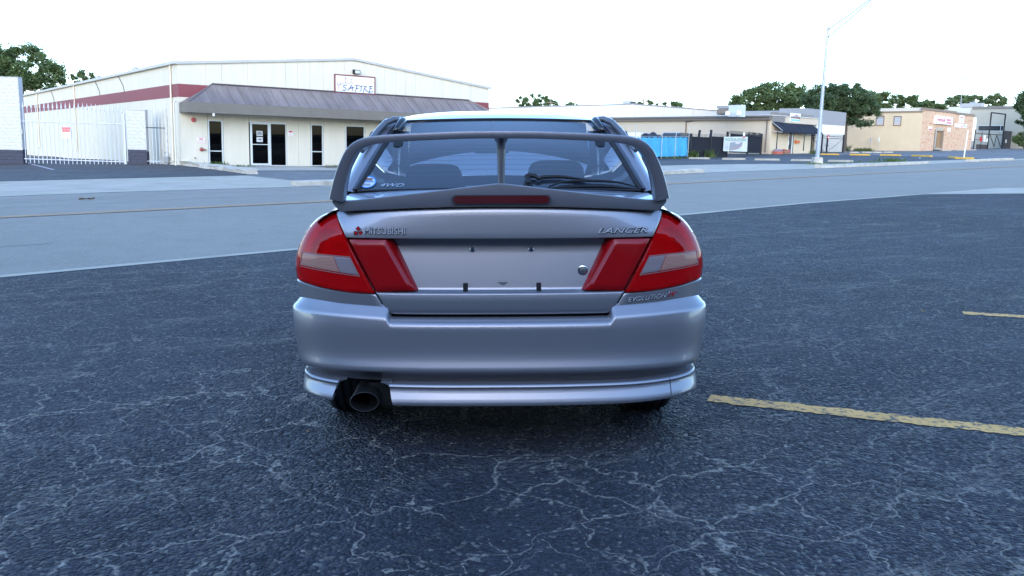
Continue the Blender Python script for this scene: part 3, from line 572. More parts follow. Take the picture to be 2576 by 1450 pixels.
prism('mailbox_body', [(0, 0), (.66, .02), (.66, .26), (.1, .30), (0, .2)], -.22, -.0, mat('orange_box', (.62, .17, .05), .5), mb, .02); box('mail_slot', .3, .55, -.23, -.221, .12, .15, DKMET, mb)
for i, (x, lab, c) in enumerate(((.1, 'red flower planter at the left end of the office front', (.45, .12, .08)), (1.4, 'brown flower planter just left of the office door', (.25, .13, .09)))):
    pl_ = empty('flower_planter', wall_pt(x, .03, .55, 40, A0), 40, lab, 'planter'); bm = bmesh.new(); bx(bm, 0, .95, -.25, .25, -.05, .28, .05); bobj('trough', bm, mat('planter_%d' % i, c, .8, var=.3, vscale=8), pl_)
    bm = bmesh.new(); r = random.Random(i)
    for k in range(70):
        p = Vector((r.uniform(0, .95), r.uniform(-.25, .25), .28+r.uniform(0, .18))); s = .06; q = Euler((r.uniform(0, 3), r.uniform(0, 3), r.uniform(0, 3))).to_matrix(); bm.faces.new([bm.verts.new(p+q @ Vector(c_)*s) for c_ in ((-1, -1, 0), (1, -1, 0), (1, 1, 0), (-1, 1, 0))])
    bobj('flowers', bm, mat('lilac_flowers', (.35, .3, .42), .8) if i == 0 else mat('rust_flowers', (.35, .16, .12), .8), pl_, kind='stuff')
# grey-banded building behind, with the iron gate before it
gb = empty('grey_building', A0, 40, 'white building with a wide grey painted parapet behind the iron gate', 'building')
prism('front_wall', [(6.6, -.6), (19.04, -.6), (19.04, 3.30), (6.6, 3.30)], 3.0, 3.3, mat('warm_white_wall', (.74, .72, .66), .8, var=.04), gb)
prism('parapet', [(6.3, 3.302), (19.05, 3.302), (19.05, 4.74), (11., 4.84), (6.3, 4.60)], 2.98, 3.3, GREYP, gb)
box('side_wall', 18.74, 19.03, 3.31, 11, -.6, 4.7, mat('warm_white_wall', (.74, .72, .66), .8), gb); box('roof', 6.4, 18.73, 3.31, 11, 4.3, 4.4, GREYP, gb); box('side_wall', 6.4, 6.6, 3.31, 11, 2, 4.29, GREYP, gb)
ig = empty('iron_gate', A0, 40, 'black iron double gate with slender pickets right of the office', 'gate')
bm = bmesh.new(); bx(bm, -.014, .014, -.014, .014, .1, 2.08); bobj('picket', bm, DKMET, ig, loc=(7.35, 0, .05)); pk = ig.children[0]
for i in range(1, 31): copy_of(pk, ig, (7.35+.2*i, 0, .05+.003*i))
for z in (.36, 1.74, 1.93): box('rail', 7.2, 13.5, -.025, .025, z, z+.05, DKMET, ig)
for x, h in ((7.2, 2.1), (9.25, 2.15), (10.25, 1.9), (13.45, 2.2)): box('gate_post', x-.06, x+.06, -.07, .07, -.3, h, DKMET, ig)
for a, b in (((7.25, 1.75), (9.8, .4)), ((10.3, .4), (13.4, 1.8))): tubeo('brace', [(a[0], -.03, a[1]), (b[0], -.03, b[1])], .02, DKMET, ig, seg=5)
box('lock_box', 10.12, 10.3, -.1, .05, .95, 1.12, DKMET, ig)
gn = box('gate_notice', 0, .30, -.01, 0, 0, .42, RED, None, loc=wall_pt(10.08, 1.68, .09, 40, A0), rot=(0, 0, rad(40)), label='small red notice on the iron gate right of the office', cat='notice'); box('notice_print', .04, .26, -.014, -.011, .1, .22, WHITE, gn)
# long shed running back from the office
ls = empty('long_shed', A0, 128, 'long low beige shed with a dark brown eave behind the fences', 'building')
prism('side_wall', [(.02, -.8), (46, -.8), (46, 3.2), (.02, 3.2)], -.2, -.01, BEIGE, ls); box('eave_board', .0, 46, -.05, .35, 3.2, 3.56, BRN, ls); box('gutter', -.05, 46.1, .36, .50, 3.44, 3.60, mat('grey_brown_gutter', (.13, .12, .11), .5), ls); box('roof', -.1, 46, -8, .48, 3.605, 3.66, mat('white_roof_metal', (.62, .63, .63), .5, .2), ls)
for x in range(2, 46, 3): box('wall_seam', x-.012, x+.012, -.0095, .002, -.6, 3.19, mat('beige_seam', (.48, .44, .38), .7), ls)
for x in (.42, 10.2): tubeo('downpipe', [(x, .40, 3.5), (x, .10, 3.2), (x, .08, .2)], .06, BRN, ls, seg=6)
tubeo('conduit', [(10.1, .15, 3.1), (9.2, .3, 3.2), (8.4, .32, 3.25)], .03, DKMET, ls, seg=6); box('end_wall', -.005, .3, -8, -.21, 3.0, 3.6, BEIGE, ls); box('back_wall', .3, 46, -8, -7.8, -.8, 3.6, BEIGE, ls)
box('door', 6.3, 7.5, .0, .008, -.3, 1.95, mat('beige_door', (.53, .48, .41), .7), ls)
rm = empty('rooftop_hood', wall_pt(2.1, 3.66, -3.2, 128, A0), 128, 'pale rooftop unit with a grey sloping hood on the shed', 'vent')
box('cabinet', -1.0, .02, -.6, .6, -.3, .75, mat('pale_teal_metal', (.5, .55, .55), .6), rm); prism('hood', [(.05, .45), (1.5, .45), (1.55, .52), (1.5, .75), (.05, .75)], -.9, .5, mat('grey_hood', (.28, .29, .31), .6), rm, .02); box('louvre', .1, 1.45, .3, .5, 0, .42, mat('brown_louvre', (.2, .17, .14), .7), rm); box('hood_support', .1, 1.45, -.5, .28, -.1, .44, mat('grey_hood', (.28, .29, .31), .6), rm)
for x, lab in ((-.35, 'white round roof vent nearest the office parapet'), (-1.6, 'second white round roof vent on the shed')): lathe('roof_vent', [(.22, -.2), (.22, .08), (.16, .16), (.05, .19)], WHITE, None, 16, loc=wall_pt(x+2, 3.66, -4.5, 128, A0), label=lab, cat='vent')
# small notice box on the shed beside the car roof
nb = box('notice_board', 0, 1.2, -.1, .0, 0, .9, mat('dark_board', (.1, .06, .05), .7), None, loc=wall_pt(22.6, 2.1, -.12, 128, A0), rot=(0, 0, rad(128+180)), label='small dark notice board on the shed wall beside the car roof', cat='board'); box('board_frame', -.1, 1.3, -.15, 0, .9, .98, WHITE, nb)
# big warehouse behind
bw = empty('warehouse', (15.98, 105.38, 1.0), 40, 'large pale flat-roofed warehouse behind the long shed', 'building')
box('front_wall', 0, 24, 0, .3, -2, 5.85, mat('pale_cream_wall', (.70, .67, .60), .8, var=.03, vscale=.3), bw); box('front_cap', -.02, 24, -.05, .35, 5.85, 6.0, mat('grey_cap', (.25, .25, .26), .6), bw)
o = box('side_wall', 0, .3, .31, 46, -2, 5.85, mat('pale_cream_wall', (.70, .67, .60), .8), bw); box('side_cap', -.05, .35, .36, 46, 5.85, 6.0, mat('grey_cap', (.25, .25, .26), .6), bw)
for x in (6., 12.): box('wall_seam', x-.03, x+.03, -.012, -.001, -1, 5.84, mat('beige_seam', (.48, .44, .38), .7), bw)
box('vent_window', 10., 11.4, -.03, -.001, 3.9, 4.3, mat('brown_louvre', (.2, .17, .14), .7), bw); box('vent_window', 12.6, 14.2, -.03, -.001, 3.85, 4.2, mat('brown_louvre', (.2, .17, .14), .7), bw)
ac = empty('rooftop_unit', (16.3, 110.4, 7.02), 40, 'grey air conditioning unit on the pale warehouse roof', 'air conditioner')
box('unit_body', -.75, .75, -.5, .6, -.35, .52, mat('ac_grey', (.42, .43, .43), .6), ac)
for i in range(5): box('grille', -.5+.2*i, -.36+.2*i, -.52, -.501, .15, .42, DKMET, ac)
# fences: blue tarp on chain link
BLUE = mat('blue_tarp', (.06, .36, .62), .65, var=.15, vscale=1.5, bump=.5, bscale=1.8, bdist=.08)
bf = empty('tarp_fence', (9.5, 56.2, .64), 48, 'chain-link fence covered in bright blue tarp', 'fence')
P_ = []
for j in range(9):
    P_.append([(x, .05*math.sin(x*5+j*.3)+.02*math.sin(x*13), lerp(.16, 1.50, j/8)+.0285*(x+4)*.9-.10+(.03*math.sin(x*9) if j in (0, 8) else 0)) for x in [-9+15.1*i/90 for i in range(91)]])
vs = [p for r in P_ for p in r]; obj('tarp', vs, [(j*91+i, j*91+i+1, (j+1)*91+i+1, (j+1)*91+i) for j in range(8) for i in range(90)], BLUE, bf, smooth=True)
for x in (-6, -3, -.3, 2.45, 4.3, 6.14):
    tubeo('post', [(x, -.06, -.2), (x, -.06, 1.66+.03*x), (x+(.18 if x != 6.14 else 0), -.06, 1.95+.03*x+(.3 if x == 6.14 else 0))], .022, GALV, bf, seg=6)
tubeo('top_rail', [(-9, -.04, 1.36), (6.1, -.04, 1.73)], .016, GALV, bf, seg=6)
tubeo('tall_pole', [(-.4, .3, -.2), (-.4, .3, 2.4)], .03, GALV, bf, seg=6); tubeo('tall_pole', [(-1.6, .6, -.2), (-1.6, .6, 2.25)], .02, GALV, bf, seg=6)
# vehicles parked behind the tarp
def loc48(x, y, z=0): a = rad(48); p = (9.5+x*math.cos(a)-y*math.sin(a), 56.2+x*math.sin(a)+y*math.cos(a)); return (p[0], p[1], gz(*p)+z)
def truck(name, lab, pos, rz, col, L_, cab, bedc=None):
    t = empty(name, pos, rz, lab, 'truck'); m_ = mat(name+'_paint', col, .35, .1, .5)
    prism('body', [(0, .45), (L_, .45), (L_, 1.05), (cab[1]+.5, 1.1), (cab[1], 1.12), (cab[0]-.1, 1.12), (0, 1.1)], -.95, .95, m_, t, .04)
    prism('cab', [(cab[0], 1.1), (cab[0]+.18, 1.75), (cab[0]+.45, 1.82), (cab[1]-.6, 1.80), (cab[1]+.1, 1.1)], -.82, .82, m_, t, .05)
    prism('side_glass', [(cab[0]+.12, 1.16), (cab[0]+.28, 1.66), (cab[1]-.68, 1.66), (cab[1]-.2, 1.16)], -.825, .825, mat('truck_glass', (.05, .06, .08), .1), t)
    for x in (.9, L_-.9):
        for y in (-.85, .85): lathe('wheel', [(.36, -.12), (.36, .12), (.2, .13)], BLACK if 'BLACK' in globals() else DKMET, t, 20, loc=(x, y, .36), axis='Y')
    return t
truck('white_van', 'white pickup truck cab showing above the blue tarp', loc48(2.6, 3.4, .1), 48, (.72, .74, .76), 4.8, (.9, 3.6))
bt = truck('black_pickup', 'dark pickup truck with covered load above the blue tarp', loc48(6.6, 2.6, .12), 48, (.03, .032, .04), 5.2, (1.2, 3.4))
cv = empty('covered_load', loc48(4.9, 2.4, .0), 48, 'black bundled tarpaulin heap beside the white truck cab', 'tarpaulin')
bm = bmesh.new(); bmesh.ops.create_icosphere(bm, subdivisions=4, radius=1)
for v in bm.verts: nn = .12*math.sin(v.co.x*9)+.10*math.sin(v.co.y*7+v.co.z*8); v.co = Vector((v.co.x*1.5, v.co.y*.9, max(-1, v.co.z*1.0)*.9+.9))*(1+nn*.4)
bobj('heap', bm, mat('black_tarp', (.02, .02, .025), .5, bump=.5, bscale=4, bdist=.1), cv, smooth=True)
# black metal fence and gates
def black_fence(origin, ang, spans, posts, lab, group=None):
    f = empty('metal_fence', origin, ang, lab, 'fence')
    for (x0, x1, z0, z1) in spans:
        n_ = max(2, int((x1-x0)/.09)); vs = []
        for i in range(n_+1):
            x = lerp(x0, x1, i/n_); y = .02*(i % 2); vs += [(x, y, z0), (x, y, z1)]
        obj('sheet_panel', vs, [(2*i, 2*i+2, 2*i+3, 2*i+1) for i in range(n_)], mat('black_sheet', (.020, .023, .031), .8, 0, spec=.15), f)
        box('rail', x0, x1, -.06, -.01, z1-.08, z1-.02, DKMET, f); box('rail', x0, x1, -.06, -.01, z0+.02, z0+.08, DKMET, f)
        n2 = int((x1-x0)/.16)
        for i in range(n2+1): box('spike', x0+.16*i, x0+.16*i+.02, .03, .05, z1-.02, z1+.22, DKMET, f)
    for x, h in posts: box('post', x-.06, x+.06, -.1, .06, -.3, h, DKMET, f)
    return f
black_fence((13.9, 61., .8), 41.6, [(.02, 2.35, .12, 1.58), (2.45, 4.5, .12, 1.66)], [(-.1, 1.8), (2.4, 1.85), (4.6, 2.08)], 'black sheet-metal fence with spikes between blue tarp and banner')
b2 = black_fence((18., 65.5, .93), 58, [(-.2, 8.6, .35, 1.85)], [(8.7, 2.05)], 'black metal gate behind the hanging banner')
black_fence((22.2, 75.6, 1.12), 58, [(.15, 5.9, .28, 1.85), (6.1, 7.2, .2, 1.8)], [(0, 1.9), (6.0, 2.2), (7.3, 1.9)], 'black sheet-metal gate with two notices left of the office')
for x, rz, h, lab in ((1.32, .25, .42, 'leaning black post stub above the black fence'), (2.87, 0, .48, 'upright black post stub above the black fence')):
    a = rad(41.6); o = box('post_stub', -.09, .09, -.05, .05, -.9, h, DKMET, None, loc=(13.9+x*math.cos(a)-.3*math.sin(a), 61+x*math.sin(a)+.3*math.cos(a), .8+1.68), label=lab, cat='post'); o.rotation_euler = (0, rz, a)
bn = empty('banner', wall_pt(3.9, .58, .18, 41.6, (13.9, 61., .8)), 41.6, 'large pale printed banner hung across the black gate', 'banner')
P_ = [[(3.3*i/24, .05*math.sin(i*.8)*(j/4), lerp(0, 1.08, j/4)+.10*i/24*(j/4)) for i in range(25)] for j in range(5)]
obj('cloth', [p for r in P_ for p in r], [(j*25+i, j*25+i+1, (j+1)*25+i+1, (j+1)*25+i) for j in range(4) for i in range(24)], mat('banner_cloth', (.62, .66, .66), .8, var=.1, vscale=2), bn, smooth=True)
prism('printed_figure', [(.75, .12), (1.0, .1), (2.0, .22), (2.45, .55), (2.5, .72), (1.6, .74), (.78, .66)], -.075, -.07, mat('banner_grey', (.28, .3, .34), .8), bn); prism('printed_figure', [(1.15, .16), (2.4, .42), (2.42, .5), (1.2, .24)], -.08, -.076, mat('banner_pink', (.45, .25, .25), .8), bn); prism('printed_figure', [(1.5, .58), (2.1, .6), (2.1, .72), (1.5, .74)], -.08, -.076, mat('banner_pale', (.6, .55, .6), .8), bn)
text('banner_lettering', 'RESTORATION', .34, mat('banner_green', (.22, .36, .26), .8), bn, (.12, -.07, .80), ext=.003, sx=1.22)
box('printed_rule', .08, .62, -.07, -.065, .62, .65, SGREY, bn)
for i in range(4): box('printed_rule', .1, .55, -.07, -.065, .16+.1*i, .19+.1*i, SGREY, bn)
for nm, x, z, w, h, lab in (('fence_notice', .3, 1.48, .34, .30, 'square notice on the black gate left of the office'), ('fence_notice', 1.65, 1.40, .26, .40, 'upright notice with red foot on the black gate left of the office')):
    o = box(nm, 0, w, -.01, 0, 0, h, WHITE, None, loc=wall_pt(x, z-.05, .12, 58, (22.2, 75.6, 1.12)), rot=(0, 0, rad(58)), label=lab, cat='notice'); box('notice_print', .03, w-.03, -.014, -.011, .04, h*.4, RED, o)
o = box('fence_notice', 0, .26, -.01, 0, 0, .48, WHITE, None, loc=wall_pt(6.3, 1.60, .30, 41.6, (13.9, 61., .8)), rot=(0, 0, rad(41.6)), label='narrow notice hanging over the top of the banner', cat='notice'); box('notice_print', .02, .24, -.014, -.011, .03, .2, RED, o)
# wheel stops
def stop(a, b, m_, lab, grp):
    dx, dy = b[0]-a[0], b[1]-a[1]; l = math.hypot(dx, dy); cx, cy = (a[0]+b[0])/2, (a[1]+b[1])/2
    bm = bmesh.new(); h = .13; pts = [(-.09, 0), (-.075, h*.7), (-.045, h), (.045, h), (.075, h*.7), (.09, 0)]
    A_ = [bm.verts.new((-l/2+(.05 if z > .05 else 0), y, z-.01)) for y, z in pts]; B_ = [bm.verts.new((l/2-(.05 if z > .05 else 0), y, z-.01)) for y, z in pts]
    for i in range(5): bm.faces.new((A_[i], A_[i+1], B_[i+1], B_[i]))
    bm.faces.new(A_); bm.faces.new(B_[::-1]); bm.faces.new((A_[0], B_[0], B_[5], A_[5]))
    o = bobj('wheel_stop', bm, m_, None, loc=(cx, cy, gz(cx, cy)+.012), label=lab, cat='wheel stop', group=grp); za, zb_ = gz(*a), gz(*b); o.rotation_euler = (0, -math.atan2(zb_-za, l), math.atan2(dy, dx)); return o
WST = mat('worn_white_stop', (.37, .335, .275), .8, var=.25, vscale=3); YST = mat('yellow_stop', (.62, .36, .05), .7, var=.2, vscale=3)
whs = [((13.05, 57.5), (14.3, 56.5)), ((14.85, 55.3), (16.2, 54.4)), ((16.4, 53.1), (17.8, 52.2)), ((18.15, 51.2), (19.35, 50.2)), ((19.65, 48.9), (20.75, 47.8))]
for (a, b), w in zip(whs, ('leftmost white wheel stop, below the black fence weeds', 'white wheel stop below the banner', 'white wheel stop in the middle of the row left of the light pole', 'white wheel stop directly behind the light pole', 'white wheel stop right of the light pole base')): stop(a, b, WST, w, 'white wheel stops in the side lot')
yes_ = [((28.1, 73.2), (29.1, 71.7)), ((29.75, 70.9), (30.85, 69.4)), ((31.5, 68.9), (32.5, 67.3)), ((32.7, 65.8), (33.0, 63.2)), ((32.5, 59.6), (31.9, 57.4)), ((31.2, 56.2), (31.9, 55.1))]
for (a, b), w in zip(yes_, ('yellow wheel stop at the foot of the iron gate', 'yellow wheel stop just right of the iron gate', 'third yellow wheel stop, below the tan wall', 'fourth yellow wheel stop from the iron gate', 'yellow wheel stop left of the slim white post', 'yellow wheel stop at the slim white post')): stop(a, b, YST, w, 'yellow wheel stops at the lot edge')
for (x, y), w in zip(((35.5, 84.2), (36.8, 84.3), (38.0, 84.6), (39.3, 85.0)), ('leftmost', 'second', 'third', 'rightmost')): stop((x-.5, y+.05), (x+.5, y), WST, w+' pale wheel stop in front of the tan side wall', 'pale wheel stops by the tan wall')
for s_, w in ((2.2, 'pale angled wheel stop before the brick shop door'), (6.4, 'pale wheel stop just right of the brick shop door'), (9.6, 'pale wheel stop below the supplier sign')):
    x, y = 49.16+s_*math.cos(rad(41))+2.2*math.sin(rad(41)), 98.85+s_*math.sin(rad(41))-2.2*math.cos(rad(41)); stop((x-.8, y-.55), (x+.8, y+.55), WST, w, 'pale wheel stops by the brick shop')
# light pole
lp = empty('light_pole', (17.25, 44.1, gz(17.25, 44.1)), 0, 'tall galvanised street light pole on a concrete pedestal', 'street light')
bm = bmesh.new(); bx(bm, -.27, .27, -.27, .27, -.2, .38, .04)
for v in bm.verts:
    if v.co.z > .1: v.co.x *= .86; v.co.y *= .86
bobj('pedestal', bm, KERB, lp); box('base_plinth', -.42, .42, -.42, .42, -.3, .05, CONC, lp)
tubeo('pole', [(0, 0, .36), (0, 0, 4), (0, 0, 7.28)], [.115, .085, .055], GALV, lp, seg=14)
Z0 = gz(17.25, 44.1); D_ = Vector((.629, -.777, 0))
for z0, pts in ((7.16, [(1.21, 8.60), (2.2, 9.22), (3.2, 9.62)]), (6.74, [(1.23, 8.37), (2.32, 9.20), (3.2, 9.60)])):
    tubeo('mast_arm', [Vector((0, 0, z0))]+[D_*d_+Vector((0, 0, z-Z0)) for d_, z in pts], .030, mat('weathered_arm_steel', (.16, .17, .185), .6, .2), lp, seg=6)
    tubeo('arm_bracket', [(0, 0, z0-.09), (.06, -.07, z0+.03)], .05, GALV, lp, seg=6)
tubeo('arm_strut', [D_*1.215+Vector((0, 0, 8.6-Z0)), D_*1.215+Vector((0, 0, 8.37-Z0))], .016, GALV, lp, seg=5)
bm = bmesh.new(); bx(bm, -.14, .14, -.35, .35, -.06, .08, .05); lh = bobj('lamp_head', bm, GALV, lp, loc=D_*3.5+Vector((0, 0, 9.62-Z0))); lh.rotation_euler = (0, 0, math.atan2(-.777, .629)+math.pi/2)
wpst = tubeo('white_post', [(0, 0, -.2), (.12, .05, 2.0)], .045, WHITE, None, loc=(33.9, 60.2, gz(33.9, 60.2)), label='slim leaning white post at the lot corner', cat='post')
# ================================================================== HYDRAULICS BUILDING (far right)
H0 = (49.16, 98.85, 2.02)
def brick_mat():
    m = mat('blotched_salmon_brick', (.5, .36, .27), .9); N, L = nodes_of(m); b = N['Principled BSDF']; tc = N.new('ShaderNodeTexCoord')
    mp = N.new('ShaderNodeMapping'); mp.inputs['Rotation'].default_value = (rad(90), 0, 0); L.new(tc.outputs['Object'], mp.inputs[0])
    br = N.new('ShaderNodeTexBrick'); br.inputs['Color1'].default_value = (.66, .45, .29, 1); br.inputs['Color2'].default_value = (.58, .33, .20, 1); br.inputs['Mortar'].default_value = (.52, .45, .36, 1)
    br.inputs['Scale'].default_value = 1; br.inputs['Brick Width'].default_value = .24; br.inputs['Row Height'].default_value = .08; br.inputs['Mortar Size'].default_value = .012; L.new(mp.outputs[0], br.inputs['Vector'])
    n = N.new('ShaderNodeTexNoise'); n.inputs['Scale'].default_value = 2.6; n.inputs['Detail'].default_value = 5; n.inputs['Roughness'].default_value = .7; L.new(tc.outputs['Object'], n.inputs[0])
    r = N.new('ShaderNodeMapRange'); r.inputs[1].default_value = .52; r.inputs[2].default_value = .64; L.new(n.outputs[0], r.inputs[0])
    mx = N.new('ShaderNodeMix'); mx.data_type = 'RGBA'; L.new(r.outputs[0], mx.inputs[0]); L.new(br.outputs[0], mx.inputs[6]); mx.inputs[7].default_value = (.46, .17, .09, 1); L.new(mx.outputs[2], b.inputs['Base Color']); return m
BRICK = brick_mat(); BRNT = mat('brown_trim', (.24, .185, .14), .7)
hb = empty('brick_shop', H0, 41, 'tan shop building with blotched brick front and sign reading Hydraulic Supply', 'building')
prism('front_wall', [(0, -1), (3.6, -1), (3.6, 2.55), (0, 2.55)], 0, .3, BRICK, hb); prism('front_wall', [(3.6, 2.62), (6.2, 2.62), (6.2, 2.9), (3.6, 2.9)], 0, .3, BRICK, hb)
prism('front_wall', [(6.2, -1), (15., -1), (15., 2.9), (6.2, 2.9)], 0, .3, BRICK, hb); prism('front_wall', [(0, 2.551), (3.6, 2.551), (3.6, 2.901), (15, 2.901), (15, 4.62), (9.3, 4.72), (0, 4.75)], 0, .3, BRICK, hb)
box('parapet_trim', -.05, 9.3, -.08, .34, 4.75, 5.02, BRNT, hb); box('parapet_trim', 9.31, 15.1, -.08, .34, 4.62, 4.90, BRNT, hb); box('door_frame', 3.6, 3.85, -.06, .3, .3, 2.62, BRNT, hb); box('door_frame', 5.95, 6.2, -.06, .3, .3, 2.62, BRNT, hb); box('transom', 3.851, 5.949, -.02, .2, 2.5, 2.9, mat('pale_transom', (.42, .38, .3), .7), hb)
box('doorway_back', 3.85, 5.95, 1.2, 1.3, .3, 2.6, mat('dark_door', (.06, .045, .035), .8), hb); box('door', 4.9, 5.9, .2, .28, .45, 2.5, mat('wood_door', (.30, .19, .10), .7, var=.3, vscale=4), hb); box('door_sill', 3.86, 5.94, -.1, .2, .25, .44, CONC, hb)
hsd = empty('brick_shop_side', (0, 0, 0)) if False else None
a_ = rad(87)
def hs_box(name, s0, s1, o0, o1, z0, z1, m_, **k):
    """box on the side wall: s along the wall away from the corner, o outwards"""
    bm = bmesh.new(); bx(bm, s0, s1, min(-o0, -o1), max(-o0, -o1), z0, z1, 0, Matrix.Rotation(math.pi/2-rad(3), 4, 'Z') @ Matrix.Identity(4))
    for v in bm.verts: pass
    return bobj(name, bm, m_, hb, **k)
# the side wall runs at 87 degrees to the front; outward is to the left
def side_box(name, s0, s1, o0, o1, z0, z1, m_, parent=hb, **k):
    c, s = math.cos(a_), math.sin(a_); bm = bmesh.new(); V = []
    for z in (z0, z1):
        for o in (o0, o1):
            for ss in (s0, s1): V.append(bm.verts.new((c*ss-s*o, s*ss+c*o, z)))
    for f in ((0, 2, 3, 1), (4, 5, 7, 6), (0, 1, 5, 4), (2, 6, 7, 3), (0, 4, 6, 2), (1, 3, 7, 5)): bm.faces.new([V[i] for i in f])
    return bobj(name, bm, m_, parent, **k)
TANW = mat('tan_brick_side', (.66, .53, .36), .85, var=.06, vscale=.7, bump=.15, bscale=8, bdist=.01)
side_box('side_wall', .05, 6.3, -.3, 0.02, -1, 4.55, TANW); side_box('side_wall', 6.32, 24, -.3, 0, -1, 4.5, TANW); side_box('gutter', .0, 24, .02, .14, 4.5, 4.66, BRNT); side_box('upper_fascia', .0, 24, -.3, -.2, 4.66, 5.05, mat('cream_fascia', (.6, .57, .48), .7))
for s0, s1 in ((2.55, 3.5), (4.7, 5.75)):
    w = side_box('window', s0+.08, s1-.08, .02, .035, 3.1, 4.0, mat('blind_slats', (.4, .4, .42), .5)); side_box('frame', s0, s0+.08, .02, .09, 3.02, 4.1, BRNT, w); side_box('frame', s1-.08, s1, .02, .09, 3.02, 4.1, BRNT, w); side_box('frame', s0+.081, s1-.081, .02, .09, 4.0, 4.1, BRNT, w); side_box('sill', s0-.02, s1+.02, .02, .14, 2.95, 3.019, BRNT, w)
    for k in range(5): side_box('slat', s0+.085, s1-.085, .036, .05, 3.14+.17*k, 3.22+.17*k, mat('pale_slat', (.55, .56, .58), .5), w)
tubeo('flue_pipe', [(.6, 3.7, 4.4), (.6, 3.7, 5.5)], .10, WHITE, hb, seg=10); box('flue_cap', .45, .75, 3.55, 3.85, 5.42, 5.55, WHITE, hb)
box('roof', .3, 15, .35, 24, 4.5, 4.6, BRNT, hb)
hs = empty('lightbox_sign', wall_pt(2.9, 3.27, .0, 41, H0), 41, 'long white lightbox sign with red words Hydraulic Supply and Services', 'sign')
bm = bmesh.new(); bx(bm, 0, 4.9, -.32, -.01, 0, .95, .06); bobj('lightbox', bm, WHITE, hs)
SR = mat('sign_crimson', (.48, .03, .09), .5)
def ttext(body, x0, x1, z, h, parent, m_): 
    o = text('sign_lettering', body, h, m_, parent, (x0, -.325, z), ext=.004, bold=.012); w = o.dimensions.x if o.dimensions.x > 0 else max(v.co.x for v in o.data.vertices)-min(v.co.x for v in o.data.vertices); w = max(v.co.x for v in o.data.vertices); o.scale = ((x1-x0)/w, 1, 1); return o
ttext('Hydraulic', .35, 2.7, .32, .60, hs, SR); ttext('Supply &', 2.95, 4.45, .50, .36, hs, SR); ttext('Services', 2.95, 4.55, .16, .36, hs, SR)
for x, z, w, h, lab in ((10.4, 3.66, 1.4, .95, 'upright white sign high on the brick front'), (9.23, 3.09, 3.7, .46, 'long white supplier sign in panels on the brick front'), (1.8, 2.48, .85, .46, 'white and red notice left of the brick shop door'), (7.2, 2.49, .8, .45, 'white notice right of the brick shop door')):
    o = box('wall_sign', 0, w, -.06, 0, 0, h, WHITE, None, loc=wall_pt(x, z, .0, 41, H0), rot=(0, 0, rad(41)), label=lab, cat='sign')
    if w > 3:
        for k in range(1, 3): box('panel_joint', w/3*k-.02, w/3*k+.02, -.064, -.061, 0, h, SGREY, o)
        box('printed_mark', 1.9, 2.3, -.066, -.061, .1, .26, RED, o); box('printed_mark', 2.6, 3.1, -.066, -.061, .28, .38, DKMET, o); box('printed_mark', 3.15, 3.6, -.066, -.061, .1, .26, mat('sign_sky', (.3, .55, .75), .5), o)
    elif 'red notice' in lab or 'white and red' in lab: box('printed_mark', .04, w-.04, -.066, -.061, .03, .16, RED, o)
    else:
        box('printed_mark', .15, w-.3, -.066, -.061, h*.68, h*.8, RED if w > 1 else SGREY, o)
        for k in range(2): box('printed_mark', .15, w-.15, -.066, -.061, h*(.2+.2*k), h*(.28+.2*k), SGREY, o)
for s, z, w, h, lab in ((5.75, 1.0, .35, .45, 'small square sign on a thin post before the tan side wall'), (4.7, 1.0, .26, .55, 'narrow pale sign on a thin post before the tan side wall')):
    a = rad(128); x, y = H0[0]+s*math.cos(a)+.8*math.sin(a), H0[1]+s*math.sin(a)-.8*math.cos(a); x, y = H0[0]+s*math.cos(a)-.9*math.sin(a)*1, H0[1]+s*math.sin(a)+.9*math.cos(a)
    e = empty('sign_post', (x, y, gz(x, y)), 38, lab, 'sign'); tubeo('post', [(0, 0, -.2), (0, 0, 1.6)], .025, GALV, e, seg=6); box('plate', -w/2, w/2, -.05, -.028, 1.05, 1.05+h, SGREY if s > 5 else mat('pale_green_plate', (.6, .68, .66), .6), e)
# pale sheds and gate at the far right
fb = empty('far_building', (75.51, 126.16, 2.6), 128, 'grey-beige flat-roofed building at the far right', 'building')
GB2 = mat('grey_beige_wall', (.47, .44, .36), .85, var=.04, vscale=.3)
prism('side_wall', [(-9, -1), (5.7, -1), (5.7, 6.2), (-9, 6.2)], -.3, 0, GB2, fb); box('roof_cap', -9, 5.75, -.35, .12, 6.2, 6.58, mat('brown_grey_cap', (.22, .2, .18), .7), fb); box('ribbon_window', 1.0, 4.5, .0, .03, 2.95, 3.66, mat('slit_glass', (.03, .035, .045), .15), fb); box('window_frame', .85, 4.65, .0, .08, 2.85, 2.949, ALU, fb); box('window_frame', .85, 4.65, .0, .08, 3.661, 3.75, ALU, fb); box('window_frame', 1.3, 1.36, .031, .07, 2.95, 3.66, ALU, fb)
box('end_wall', 5.71, 6.0, -12, 0, -1, 6.2, GB2, fb); box('roof', -9, 5.7, -12, -.31, 6.0, 6.1, GB2, fb)
pb = empty('pale_shed', (78.04, 141.93, 2.5), 128, 'long pale shed roofline behind the brick shop', 'building')
prism('side_wall', [(-4, -1), (40, -1), (40, 7.36), (-4, 7.36)], -.3, 0, mat('pale_shed_wall', (.62, .60, .53), .8, var=.03, vscale=.3), pb); box('roof', -4, 40, -14, -.31, 7.2, 7.3, WHITE, pb)
X0 = (49.16, 98.85, 2.02)
def gpt(s, o=-3.): a = rad(41); return (X0[0]+s*math.cos(a)+o*math.sin(a), X0[1]+s*math.sin(a)-o*math.cos(a))
fg = empty('yard_gate', (*gpt(24), 2.85), 41, 'tall dark steel yard gate frame with chain-link leaf at the far right', 'gate')
for x in (5., 10.4): tubeo('gate_post', [(x, 0, -.3), (x, 0, 4.95)], .10, DKMET, fg, seg=8)
